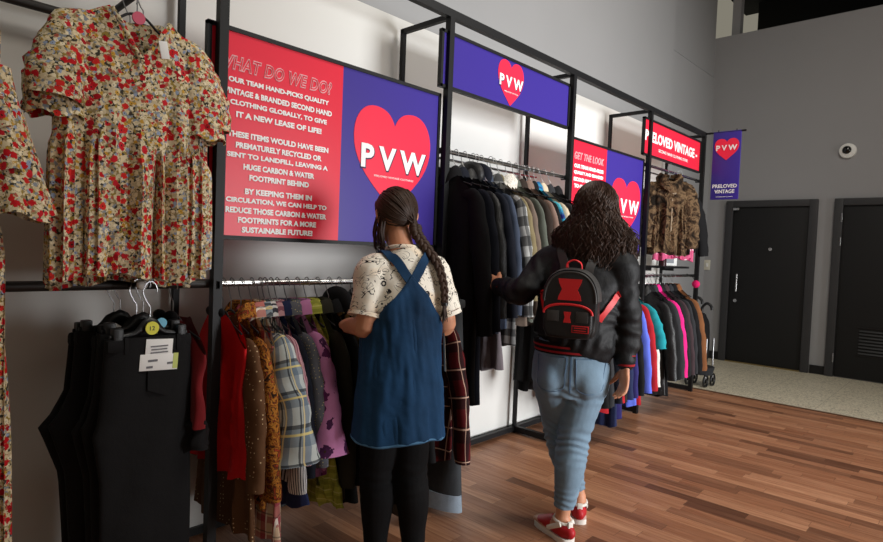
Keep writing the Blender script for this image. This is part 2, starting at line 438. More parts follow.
# ---------------------------------------------------------------- rack
rack = empty('clothes_rack', (PX[2], .15, 0)); tag(rack, 'long black metal wall rack of square posts with rails, carrying the signs and clothes', 'clothes rack')
PS = .034
for k, x in enumerate(PX):
    MB().box((x, 0, ZT/2-.01), (PS, PS, ZT-.02)).build('post', M['frame'], rack)
    MB().box((x, DEP, ZT/2), (.024, .024, ZT)).build('back_post', M['frame'], rack)
    MB().box((x, DEP/2, ZT-.012), (.024, DEP, .026)).build('cross_bar', M['frame'], rack)
    MB().box((x, DEP/2, .03), (.03, DEP-.03, .04)).build('foot', M['frame'], rack)
MB().box(((PX[0]+PX[-1])/2, 0, ZT), (PX[-1]-PX[0]+PS, PS, .04)).build('top_rail', M['frame'], rack)
MB().box(((PX[2]+PX[-1])/2, DEP, .03), (PX[-1]-PX[2], .025, .035)).build('bottom_rail', M['frame'], rack)
def rail(x0, x1, z, mat='chrome', r=.0125, name='hanging_rail', y=RY):
    m = MB().tube([(x0, y, z), (x1, y, z)], r, 12)
    m.build(name, M[mat], rack)
    for x in (x0, x1):
        if y > .2: MB().box((x, .37, z), (.014, .08, .03), None, .003).build('rail_bracket', M['frame'], rack); continue
        MB().box((x, y/2+.005, z-.002), (.014, abs(y)+.05, .03), None, .003).build('rail_bracket', M['frame'], rack)
rail(PX[1], PX[2], 1.12); rail(PX[2], PX[3], 1.79); rail(PX[3], PX[4], 1.12); rail(PX[4], PX[5]+.0, 1.125); rail(PX[4], PX[5], 2.035)
rail(PX[0], PX[1], 1.12, 'frame_wood', .016); rail(PX[0], .775, 2.043, 'frame_wood', .016, y=.32)
MB().tube([(PX[2], .26, 1.80), (PX[3], .26, 1.80)], .008, 8).build('hanging_rail', M['chrome'], rack)
MB().tube([(PX[4], .26, 2.06), (PX[5], .26, 2.06)], .008, 8).build('hanging_rail', M['chrome'], rack)
def arm(x, z, y1, y0=RY):
    m = MB().tube([(x, y0, z), (x, y1, z+.01)], .011, 10); m.build('face_out_arm', M['frame'], rack)
    MB().ball((x, y1, z+.012), (.017, .014, .017)).build('arm_end', M['white'] if z < 1.5 else M['frame'], rack, label='pale round arm end' if z < 1.5 else None)
arm(.728, 2.065, -.42, .32); arm(.735, 1.115, -.07); arm(.26, 2.065, -.42, .32)
MB().tube([(PX[5], -.0, ZT+.005), (PX[5], -.37, ZT+.005)], .009, 8).build('sign_arm', M['frame'], rack)

# ---------------------------------------------------------------- signs
def textmesh(body, size, mat, name, parent, loc, width=None, align='CENTER', bold=0., shear=0., space=1., lead=1., outline=0., depth=.0006, rot=(PI/2, 0, 0), charsp=1., height=None):
    cu = bpy.data.curves.new(name, 'FONT'); cu.body = body; cu.size = size; cu.align_x = align; cu.align_y = 'CENTER'; cu.offset = bold; cu.shear = shear; cu.space_line = lead; cu.space_character = charsp
    cu.resolution_u = 3
    if outline: cu.fill_mode = 'NONE'; cu.bevel_depth = outline; cu.bevel_resolution = 0
    else: cu.extrude = depth
    o = bpy.data.objects.new('temporary', cu); C.objects.link(o)
    dg = bpy.context.evaluated_depsgraph_get(); dg.update()
    me = bpy.data.meshes.new_from_object(o.evaluated_get(dg), depsgraph=dg); bpy.data.objects.remove(o); bpy.data.curves.remove(cu)
    xs = [v.co.x for v in me.vertices]; ys = [v.co.y for v in me.vertices]
    sx = width/(max(xs)-min(xs)) if width else 1.; sy = height/(max(ys)-min(ys)) if height else 1.
    cx, cy = (max(xs)+min(xs))/2, (max(ys)+min(ys))/2
    R = Matrix.Rotation(rot[2], 4, 'Z') @ Matrix.Rotation(rot[0], 4, 'X')
    p = V(loc)-parent_loc(parent)
    for v in me.vertices: v.co = (R @ V(((v.co.x-cx)*sx, (v.co.y-cy)*sy, v.co.z)))+p
    return link(name, me, mat, parent, flat=True)
def heart_outline(w, h, n=64):
    seg = [((0, .34), (.05, .47), (.15, .5), (.25, .5)), ((.25, .5), (.40, .5), (.5, .37), (.5, .19)), ((.5, .19), (.5, -.10), (.25, -.27), (0, -.5))]
    half = []
    for a, b, c, d in seg:
        for k in range(n//6):
            t = k/(n//6); u = 1-t
            half.append(tuple(a[i]*u**3+3*b[i]*u*u*t+3*c[i]*u*t*t+d[i]*t**3 for i in (0, 1)))
    pts = half+[(0, -.5)]+[(-x, z) for x, z in reversed(half[1:])]
    return [(x*w, z*h) for x, z in pts]
def heart(parent, c, w, h, mat, th=.002, rot=0., n=64):
    m = MB(); o = heart_outline(w, h, n)
    m.prism(o, -th, 0); m.xf(Matrix.Translation(V(c)) @ Matrix.Rotation(rot, 4, 'Z')); return m.build('heart', mat, parent, flat=True)
def pvw(parent, c, w, h, rot=0., front=(0, -1, 0)):
    f = V(front)
    textmesh('PVW', .1, M['shadowletter'], 'letter_shadow', parent, V(c)+f*.001+V((.004*f.y*-1, 0, -.003)), width=w*1.02, height=h*1.06, bold=.005, rot=(PI/2, 0, rot), charsp=1.5)
    textmesh('PVW', .1, M['letter'], 'lettering', parent, V(c)+f*.0022, width=w, height=h, bold=.0035, rot=(PI/2, 0, rot), charsp=1.52)
def board(name, x0, x1, z0, z1, y, label, mats):
    o = empty(name, ((x0+x1)/2, y, z0)); tag(o, label, 'sign')
    fr = .016; th = .024
    m = MB().box(((x0+x1)/2, y+th/2, z1-fr/2), (x1-x0, th, fr)).box(((x0+x1)/2, y+th/2, z0+fr/2), (x1-x0, th, fr)).box((x0+fr/2, y+th/2, (z0+z1)/2), (fr, th, z1-z0)).box((x1-fr/2, y+th/2, (z0+z1)/2), (fr, th, z1-z0))
    m.build('sign_frame', M['frame'], o, flat=True)
    for (a, b, mt, nm) in mats:
        MB().box(((a+b)/2, y+.012, (z0+z1)/2), (b-a, .012, z1-z0-2*fr)).build(nm, M[mt], o, flat=True)
    return o
yS = .022
S1 = board('wall_sign', .975, 2.2, 1.285, 2.072, yS, 'large red and purple sign headed WHAT DO WE DO? behind the short woman', [(.991, 1.583, 'red', 'red_panel'), (1.583, 2.184, 'purple', 'purple_panel')])
yF = yS+.0045
textmesh('WHAT DO WE DO?', .07, M['outline'], 'heading', S1, (1.272, yF, 1.944), width=.505, height=.056, shear=.22, outline=.0022, charsp=1.12, bold=.002)
def para(parent, lines, z0, dz, h, cx, wmax, bold=.0013, y=yF):
    n = max(len(l) for l in lines)
    for i, l in enumerate(lines):
        textmesh(l, h*1.35, M['letter'], 'text_line', parent, (cx, y-.0006, z0-dz*i), width=wmax*(len(l)/n), height=h, bold=bold)
para(S1, ['OUR TEAM HAND-PICKS QUALITY', 'VINTAGE & BRANDED SECOND HAND', 'CLOTHING GLOBALLY, TO GIVE', 'IT A NEW LEASE OF LIFE!'], 1.88, .0412, .0225, 1.285, .485)
para(S1, ['THESE ITEMS WOULD HAVE BEEN', 'PREMATURELY RECYCLED OR', 'SENT TO LANDFILL, LEAVING A', 'HUGE CARBON & WATER', 'FOOTPRINT BEHIND'], 1.682, .0392, .0225, 1.288, .455)
para(S1, ['BY KEEPING THEM IN', 'CIRCULATION, WE CAN HELP TO', 'REDUCE THOSE CARBON & WATER', 'FOOTPRINTS FOR A MORE', 'SUSTAINABLE FUTURE!'], 1.472, .0368, .0225, 1.288, .455)
heart(S1, (1.893, yF+.0015, 1.69), .485, .47, M['redheart'])
pvw(S1, (1.898, yF-.001, 1.692), .41, .108)
textmesh('PRELOVED VINTAGE CLOTHING', .02, M['letter'], 'tagline', S1, (1.90, yF-.001, 1.608), width=.25, height=.009, bold=.0)

S2 = board('header_sign', 2.165, 3.395, 2.1, 2.39, -.001+.0, 'long plain purple header sign with a small red heart above the rail of dark jackets', [(2.181, 3.379, 'purple', 'purple_panel')])
S2.location.y += 0
heart(S2, (2.755, .005, 2.245), .245, .25, M['redheart'])
pvw(S2, (2.757, .0025, 2.252), .225, .064)
textmesh('PRELOVED VINTAGE', .02, M['letter'], 'tagline', S2, (2.76, .002, 2.195), width=.13, height=.007)

S3 = board('wall_sign', 3.46, 4.61, 1.285, 2.072, yS, 'smaller red and purple sign with a heart, behind the long-haired woman', [(3.476, 3.985, 'red', 'red_panel'), (3.985, 4.594, 'purple', 'purple_panel')])
textmesh('GET THE LOOK', .07, M['outline'], 'heading', S3, (3.735, yF, 1.955), width=.41, height=.05, shear=.22, outline=.0016, charsp=1.1)
para(S3, ['OUR TEAM HAND-PICKS', 'QUALITY AND BRANDED', 'SECOND HAND CLOTHES', 'TO GIVE A NEW LIFE'], 1.885, .045, .027, 3.735, .41, .0024)
para(S3, ['THESE ITEMS WOULD', 'HAVE BEEN RECYCLED', 'OR SENT TO LANDFILL'], 1.66, .045, .027, 3.735, .40, .0024)
heart(S3, (4.325, yF+.0015, 1.66), .49, .43, M['redheart'])
pvw(S3, (4.33, yF-.001, 1.668), .43, .11)
textmesh('PRELOVED VINTAGE CLOTHING', .02, M['letter'], 'tagline', S3, (4.33, yF-.001, 1.59), width=.26, height=.009)

S4 = board('header_sign', 4.53, 5.77, 2.1, 2.40, -.001, 'red header sign reading PRELOVED VINTAGE above the fur coat', [(4.546, 5.754, 'red', 'red_panel')])
textmesh('PRELOVED VINTAGE -', .1, M['letter'], 'lettering', S4, (5.12, .003, 2.262), width=1.13, height=.088, bold=.004)
textmesh('SECOND HAND CLOTHING STORE', .04, M['letter'], 'tagline', S4, (5.14, .003, 2.172), width=.64, height=.024, bold=.0005)

S5 = empty('hanging_sign', (PX[5], -.21, 1.85)); tag(S5, 'narrow purple projecting sign with red heart reading PRELOVED VINTAGE, beside the dark door', 'sign')
MB().box((PX[5], -.21, 2.168), (.016, .245, .636), None, .003).build('panel', M['purple'], S5)
for y in (-.13, -.29): MB().tube([(PX[5], y, 2.48), (PX[5], y, 2.5)], .004, 6).build('hanger_clip', M['frame'], S5)
XS = PX[5]-.0085
heart(S5, (XS, -.212, 2.315), .215, .2, M['redheart'], rot=-PI/2)
def pv2(): 
    textmesh('PVW', .1, M['letter'], 'lettering', S5, (XS-.0045, -.212, 2.33), width=.185, height=.05, bold=.003, rot=(PI/2, 0, -PI/2), charsp=1.5)
    textmesh('PRELOVED', .1, M['letter'], 'lettering', S5, (XS-.002, -.212, 1.975), width=.215, height=.034, bold=.002, rot=(PI/2, 0, -PI/2))
    textmesh('VINTAGE', .1, M['letter'], 'lettering', S5, (XS-.002, -.212, 1.925), width=.175, height=.034, bold=.002, rot=(PI/2, 0, -PI/2))
    textmesh('SECOND HAND CLOTHING', .1, M['letter'], 'tagline', S5, (XS-.002, -.212, 1.875), width=.15, height=.008, rot=(PI/2, 0, -PI/2))
pv2()
exec_next = True

# ---------------------------------------------------------------- garments
def g_body(rng, wsh, whem, L, dep, drop=.065, neck=.07, fold=.012, nf=3., vdip=.03, chest=None, gather=None, N=64, Mr=30, topopen=True):
    """closed shell: x width, y thickness, z down from 0 (collar)."""
    a0 = wsh/2; p = [rng.uniform(0, 6.28) for _ in range(8)]; R = []
    ch = (chest or wsh)/2; lean = rng.uniform(-.012, .012)
    for j in range(Mr+1):
        v = (j/Mr)**1.15; ring = []
        for i in range(N):
            th = 2*PI*i/N; cx, sy = cos(th), sin(th)
            ex = abs(cx)**.75*(1 if cx >= 0 else -1); ey = abs(sy)**.75*(1 if sy >= 0 else -1)
            a = interp(v, [(0, a0), (.10, a0*1.0), (.3, ch*.96), (1, whem/2)])
            if gather and v > gather: a += .014*smooth((v-gather)/.1)
            x = a*ex; x0 = a0*ex
            zt = -drop*max(0., (abs(x0)-neck)/(a0-neck))**1.15
            if abs(x0) < neck: zt -= (vdip if sy < 0 else .012)*(1-(x0/neck)**2)
            b0 = .016+.034*max(0., 1-abs(x0)/(neck*1.5)); b = lerp(b0, dep*interp(v, [(0, 1), (.4, 1), (1, 1.08)]), smooth(v/.22))
            y = b*ey
            k = smooth((v-.06)/.5)*fold
            s = x/max(a0, .1)
            y += k*(sin(nf*3.1*s+p[0]+1.5*v)+.6*sin(nf*5.3*s+p[1]-2*v)+.4*sin(nf*9*s+p[2]))*(.4+.6*abs(sy))
            if gather and v > gather:
                q = smooth((v-gather)/.06); y += q*.009*(sin(34*s+p[3])+.7*sin(52*s+p[4]))*(.3+.7*abs(sy)); x += q*.006*sin(40*s+p[5])
            y += .004*sin(9*v+p[6]+4*s)*smooth(v/.2)+lean*v*L
            z = zt+(-L-zt)*v+(.012*sin(3*s+p[7])+.006*sin(11*s+p[3]))*smooth((v-.7)/.3)
            ring.append(V((x, y, z)))
        R.append(ring)
    return MB().rings(R, True, False)
def g_sleeve(rng, sgn, wsh, drop, Ls, r0=.075, r1=.05, flare=.05, ry=.62, fwd=-.01, puff=0.):
    a = wsh/2-.02; p = [rng.uniform(0, 6.28) for _ in range(3)]
    pts = [V((sgn*(a-.05), 0, -drop+.0)), V((sgn*(a+.012), 0, -drop-.03)), V((sgn*(a+.02+flare*.35), fwd*.3, -drop-.04-Ls*.28)), V((sgn*(a+.02+flare*.75), fwd*.6, -drop-.04-Ls*.62)), V((sgn*(a+.02+flare), fwd, -drop-.04-Ls))]
    rad = [(r0*.55, .02), (r0*.8, r0*ry*.7), (r0, r0*ry), (lerp(r0, r1, .55)+puff, r0*ry*.95+puff*.6), (r1, r1*ry*1.15)]
    wr = lambda t, an: 1+smooth(t*3)*(.05*sin(26*t+p[0]+2*an)+.04*sin(43*t+p[1]-3*an)+.05*sin(3*an+p[2]))
    return MB().tube(pts, rad, 18, ref=(1, 0, 0), caps=False, sub=6, wr=wr)
def g_collar(kind, neck=.07):
    m = MB(); R = []
    prof = {'stand': [(.0, 0, -.012), (.002, 0, .02), (.004, 0, .04)], 'fold': [(.0, 0, -.01), (-.004, 0, .03), (.004, 0, .036), (.022, 0, .012), (.032, 0, -.02)], 'fur': [(-.01, 0, -.03), (.0, 0, .035), (.03, 0, .045), (.055, 0, .01), (.05, 0, -.05)]}[kind]
    for dr, _, z in prof:
        ring = []
        for i in range(28):
            a = 2*PI*i/28; front = max(0., -sin(a))
            ring.append(V(((neck*.92+dr)*cos(a), (.048+dr)*sin(a), z-.028*front**2-(.05*front**3 if kind != 'stand' else 0))))
        R.append(ring)
    return m.rings(R, True, False)
grpB = 'floral blouses on the left arm'
def hanger(loc, rz, wsh, h, wirecol, label, bar=True, style='wire', kind='shoulder'):
    o = empty('coat_hanger', loc, rz); tag(o, label, 'hanger', 'coat hangers on the rack')
    r = .021; top = h
    pts = [(0, 0, .0), (0, 0, h-.062), (-.008, 0, h-.05), (-r-.001, 0, h-.018), (-r*.96, 0, h-.002), (-r*.6, 0, h+.014), (0, 0, h+.0205), (r*.65, 0, h+.013), (r, 0, h-.004), (r*.9, 0, h-.014)]
    pts = [V((x, y, z)) for x, y, z in pts]
    MB().tube(pts, .0021, 6, sub=3).build('hook', M[wirecol], o, world=False)
    if kind == 'shoulder':
        a = wsh/2-.03
        MB().tube([(-a, 0, -.07), (-a*.5, 0, -.042), (-.03, 0, -.006), (0, 0, .002), (.03, 0, -.006), (a*.5, 0, -.042), (a, 0, -.07)], [(.006, .012)]*7 if style != 'wire' else .004, 8, ref=(0, 0, 1), sub=3).build('shoulder_bar', M['blackplastic'], o, world=False)
    else:
        a = wsh/2
        MB().tube([(-a, 0, -.045), (-a*.4, 0, -.04), (0, 0, -.005), (a*.4, 0, -.04), (a, 0, -.045)], [(.007, .006), (.009, .007), (.018, .008), (.009, .007), (.007, .006)], 8, ref=(0, 0, 1), sub=3).build('clip_bar', M['blackplastic'], o, world=False)
        for sx in (-1, 1): MB().box((sx*a*.82, -.0, -.055), (.03, .034, .075), None, .006).build('clip', M['blackplastic'], o, world=False)
    return o
def pc(ob):
    a = ob.data.attributes.new('pc', 'FLOAT_VECTOR', 'POINT'); a.data.foreach_set('vector', [q for v in ob.data.vertices for q in (v.co.x+.02*fnoise(v.co, 5), v.co.y, v.co.z+.015*fnoise(v.co, 5, 3))]); return ob
def pcs(ob, r, L, sgn):
    n = 18; N = len(ob.data.vertices); rows = N//n; out = []
    for i in range(N):
        k = i % n; j = i//n; a = k if k < n//2 else k-n
        if sgn < 0: a = (k-n//2)
        out += [a*2*PI/n*r*.85+.01*sin(j*.5), 0., -L*j/rows*1.1]
    at = ob.data.attributes.new('pc', 'FLOAT_VECTOR', 'POINT'); at.data.foreach_set('vector', out); return ob
def garment(name, label, cat, group, X, L, mat, rz=0., wsh=.33, whem=.45, dep=.035, sl=.55, sr=(.060, .044), collar='fold', cmat=None, drop=.12, Y=RY, railz=1.12, seed=0, hl=None, hook='wire', fold=.011, nf=3., base=-PI/2, h=.105, extras=None, neck=.058, vdip=.03, gather=None, puff=0., flare=.095, sry=.52, chest=None, hg=True, smat=None, cuff=None, N=64):
    rng = random.Random(seed*7919+13)
    r = base+rz
    o = empty(name, (X, Y, railz-h), r); tag(o, label, cat, group)
    if group and group != grpB: dep *= .8
    bm = g_body(rng, wsh, whem, L, dep, drop, neck, fold, nf, vdip, chest, gather, N)
    pc(bm.build('body', mat, o, world=False))
    if sl:
        for sgn in (1, -1):
            pcs(g_sleeve(rng, sgn, wsh, drop, sl, sr[0], sr[1], flare, sry, rng.uniform(-.03, .01), puff).build('sleeve', smat or mat, o, world=False), sr[0], sl, sgn)
            if cuff:
                a = wsh/2-.02+.02+flare; z = -drop-.04-sl
                MB().tube([(sgn*a, -.01, z+.03), (sgn*(a+.002), -.01, z-.02)], [(sr[1]*1.08, sr[1]*sry*1.25), (sr[1]*.98, sr[1]*sry*1.2)], 16, ref=(1, 0, 0), caps=False).build('cuff', cuff, o, world=False)
    if collar: pc(g_collar(collar, neck).build('collar', cmat or mat, o, world=False))
    if extras: extras(o, rng)
    if hg: hanger((X, Y, railz-h), r, wsh, h, hook, hl or 'coat hanger holding the '+' '.join(label.split()[:8]))
    return o
def hood(o, mat):
    MB().ball((0, .045, .01), (.1, .045, .075), n=18, m=12).build('hood', mat, o, world=False)
def buttons(o, L, mat, n=5):
    for k in range(n): MB().tube([(.0, -.052, -.1-k*(L-.15)/n), (.0, -.056, -.1-k*(L-.15)/n)], .007, 10).build('button', mat, o, world=False)
def trousers(name, label, group, X, Y, z, L, mat, rz, w=.36, thick=.02, crotch=.09, h=.1, base=0., hl=None, seed=0, cuff=None, tagc=None, hook='wire', railz=None, hemw=.2):
    """folded once lengthways: waist at top, crotch point to -x"""
    rng = random.Random(seed+99); o = empty(name, (X, Y, z), base+rz); tag(o, label, 'trousers', group)
    R = []; N = 40
    for j in range(27):
        v = j/26; zz = -L*v
        rise = .30/L if L > .3 else .5
        left = interp(v, [(0, -w/2), (rise*.25, -w/2-.004), (rise*.62, -w/2-.012), (rise*.85, -w/2-crotch*.55), (rise, -w/2-crotch), (rise*1.08, -w/2-crotch*.82), (rise*1.5, -w/2-crotch*.3), (1, -hemw/2)])
        right = interp(v, [(0, w/2), (rise, w/2+.012), (1, hemw/2+.02)])
        cx, a = (left+right)/2, (right-left)/2
        ring = []
        for i in range(N):
            th = 2*PI*i/N; ex = abs(cos(th))**.55*(1 if cos(th) >= 0 else -1); ey = abs(sin(th))**.7*(1 if sin(th) >= 0 else -1)
            y = thick*ey*(1+.15*sin(7*v+seed))+.006*sin(5*ex+9*v+seed)
            ring.append(V((cx+a*ex, y, zz)))
        R.append(ring)
    MB().rings(R, True, True).build('legs', mat, o, world=False)
    MB().box((0, 0, -.022), (w*1.01, thick*2.15, .042), None, .012).build('waistband', mat, o, world=False)
    for sx in (-.3, .32): MB().box((sx*w, -thick*1.1, -.022), (.012, .006, .052), None, .002).build('belt_loop', mat, o, world=False)
    pk = [(-.06, .0), (.06, .0), (.06, -.085), (0, -.11), (-.06, -.085)]
    MB().prism([(x+w*.18, zz-.085) for x, zz in pk], -thick*1.32, -thick*.6).build('pocket', mat, o, world=False)
    if cuff: 
        MB().tube([(.01, 0, -L+.075), (.01, 0, -L-.004)], [(hemw/2+.012, thick*1.5), (hemw/2+.02, thick*1.6)], 24, ref=(1, 0, 0)).build('turn_up', cuff, o, world=False)
    if hl: hanger((X, Y, z+.05), base+rz, w*.92, h, hook, hl, kind='clip')
    return o

def floralprint():
    t = NT('floral_print', .85, .15); wp = t.mix(.012, t.co(), t.noise(70, out='Color'), 'ADD')
    v = t.voro(150, wp); c = t.ramp(t.xyz(v['Color'])[0], [(0, lin((212, 196, 162))), (.34, lin((150, 134, 98))), (.52, lin((64, 60, 52))), (.66, lin((196, 180, 148))), (.8, lin((132, 138, 146))), (.9, lin((150, 128, 62)))], True)
    def layer(c, sc, size, dens, cols, pet, off):
        v = t.voro(sc, t.map(loc=(off, off*.7, off*1.3), v=wp)); r = t.xyz(v['Color'])
        d = t.math('ADD', v['Distance'], t.math('MULTIPLY', t.math('SUBTRACT', t.noise(sc*3.2), .5), pet))
        ins = t.math('MULTIPLY', t.math('LESS_THAN', d, size), t.math('LESS_THAN', r[1], dens))
        c = t.mix(ins, c, t.ramp(r[0], [(k/len(cols), lin(q)) for k, q in enumerate(cols)], True))
        return t.mix(t.math('MULTIPLY', t.math('LESS_THAN', v['Distance'], size*.24), ins), c, lin((52, 32, 26)))
    c = layer(c, 74, .44, .72, [(226, 212, 180), (146, 160, 186), (222, 206, 170), (196, 152, 62), (230, 218, 190), (172, 92, 74)], .5, 2.2)
    c = layer(c, 50, .50, .42, [(188, 26, 34), (204, 44, 40), (160, 22, 32), (196, 36, 48)], .6, 5.1)
    t.col(c); t.bump(t.noise(14, detail=4), .3, .02); return t.m
FL = floralprint()
DG = (20, 20, 22)
# --- left bay, floral blouses on the upper face-out arm
def size_disc(col, num=None):
    def f(o, rng): pass
    return f
def blouse(Yb, seed, label, hl, dx=0., hg=True, L=.80):
    o = garment('blouse', label, 'blouse', grpB, .682+dx, L, FL, 0, .36, .44, .04, .205, (.068, .07), None, None, .06, Yb, 2.06, seed, hl, 'wire', .012, 3.4, 0., .105, None, .08, .14, .44, .012, .035, .62, .45, hg, N=120)
    return o
b1 = blouse(-.13, 3, 'frontmost floral V-neck blouse with puffed sleeves, on the upper left arm', 'black coat hanger with pink size marker, holding the frontmost floral blouse', .0)
# details of the front blouse
rng = random.Random(5)
for sx in (-1, 1):
    R = []
    for j in range(4):
        ring = []
        for i in range(48):
            a = 2*PI*i/48; rad = (.07+.012*j/3)*(1+.09*sin(9*a+1.3)*j/3)
            ring.append(V((sx*.212+rad*cos(a)*.92, .0+rad*.66*sin(a), -.285-.02*j+.008*sin(5*a)*j/3)))
        R.append(ring)
    MB().rings(R, True, False).build('sleeve_ruffle', FL, b1, world=False)
    pts = [(sx*.085, -.045, -.012), (sx*.06, -.05, -.05), (sx*.025, -.05, -.11), (0, -.05, -.145)]
    MB().tube(pts, [(.007, .004)]*4, 8, sub=4).build('neck_binding', FL, b1, world=False)
MB().box((.06, -.058, -.10), (.026, .003, .052), Matrix.Rotation(-.2, 3, 'Y'), .001).build('price_tag', M['card'], b1, world=False, label='white price tag')
hb = [o for o in bpy.data.objects if o.name.startswith('coat_hanger')][-1]
MB().tube([(0, -.012, -.012), (0, -.017, -.012)], .019, 18).build('size_marker', plain('pink_marker', (214, 96, 122), .5), hb, world=False, label='pink round size marker')
blouse(-.055, 4, 'second floral blouse on the upper left arm, mostly hidden behind the first', 'coat hanger of the second floral blouse from the front', .045, L=.79)
blouse(.03, 6, 'rear floral blouse, lowest hem behind the others on the upper left arm', 'coat hanger of the rear floral blouse', .035, L=.83)
o = garment('dress', 'long floral dress with tiered ruffle sleeves at the left edge of the photo', 'dress', None, .20, 1.60, FL, 0, .28, .33, .05, .0, (.085, .1), None, None, .08, -.16, 2.0, 8, 'coat hanger holding the long floral dress at the left edge', 'wire', .013, 3.4, 0., .12, None, .085, .1, .3, N=100)
for sx in (-1, 1):
    for k, (z0, r0) in enumerate([(-.16, .085), (-.27, .105), (-.38, .12)]):
        R = []
        for j in range(5):
            t = j/4; ring = []
            for i in range(48):
                a = 2*PI*i/48; rad = lerp(r0*.75, r0*1.12, t)*(1+.11*t*sin(8*a+k))
                ring.append(V((sx*(.115+.018*k+.012*t)+rad*cos(a)*.75, rad*.8*sin(a), z0-.09+.075-.165*t+.012*t*sin(4*a+k))))
            R.append(ring)
        MB().rings(R, True, False).build('sleeve_ruffle', FL, o, world=False)

# --- left bay: black trousers on the lower arm
BJ = cloth('black_denim', (19, 19, 21), .8, 0, .2, .3)
grpT = 'black trousers on the lower left arm'
lab = ['frontmost black trousers with white price tag, on the lower left arm', 'second black trousers behind the tagged pair', 'third black trousers behind the tagged pair', 'fourth black trousers behind the tagged pair, crotch showing left', 'rearmost black trousers on the lower left arm, farthest left']
hooks = ['black clip hanger with yellow size marker 12 holding the tagged black trousers', 'clip hanger of the second black trousers, with a blue size marker', 'clip hanger of the third black trousers', 'clip hanger of the fourth black trousers', 'clip hanger of the rearmost black trousers']
tr = []
for k in range(5):
    y = -.115+.047*k; x = .745-.004*k-(.03 if k > 2 else 0)
    t = trousers('trousers', lab[k], grpT, x, y, .965+(.012*(k % 2)), .96, BJ, random.Random(k).uniform(-.05, .05), .26, .019, .035+.012*k, h=.105, hl=hooks[k], seed=k, hemw=.25)
    tr.append(t)
hs = [o for o in bpy.data.objects if o.get('label') in hooks]
for hh in hs:
    if hh['label'] == hooks[0]:
        MB().tube([(0, -.016, -.022), (0, -.02, -.022)], .021, 20).build('size_marker', plain('yellow_marker', (218, 214, 74), .5), hh, world=False, label='yellow round size marker')
        textmesh('12', .02, M['blackplastic'], 'size_number', hh, V((0, -.0205, -.022))+parent_loc(hh), height=.013)
    if hh['label'] == hooks[1]:
        MB().tube([(.05, -.02, -.025), (.05, -.025, -.025)], .017, 20).build('size_marker', plain('blue_marker', (120, 190, 220), .5), hh, world=False, label='blue round size marker')
tg = MB().box((.02, -.0255, -.045), (.085, .002, .075), Matrix.Rotation(.06, 3, 'Y'), .0008).box((.02, -.0265, -.082), (.12, .002, .052), Matrix.Rotation(.06, 3, 'Y'), .0008)
tg.build('price_tag', M['card'], tr[0], world=False, label='white price tag')
MB().box((.072, -.028, -.082), (.016, .001, .05), Matrix.Rotation(.06, 3, 'Y')).build('tag_stripe', plain('tag_green', (196, 206, 120), .6), tr[0], world=False, label='pale green tag edge')
INK = plain('tag_ink', (110, 110, 116), .6)
for i, (x, z, w) in enumerate([(.02, -.03, .055), (.02, -.04, .05), (.02, -.05, .055), (.0, -.075, .03), (.055, -.088, .02), (-.01, -.095, .02)]):
    MB().box((x, -.028, z), (w, .0006, .004 if i < 3 else .007)).build('tag_print', INK, tr[0], world=False)

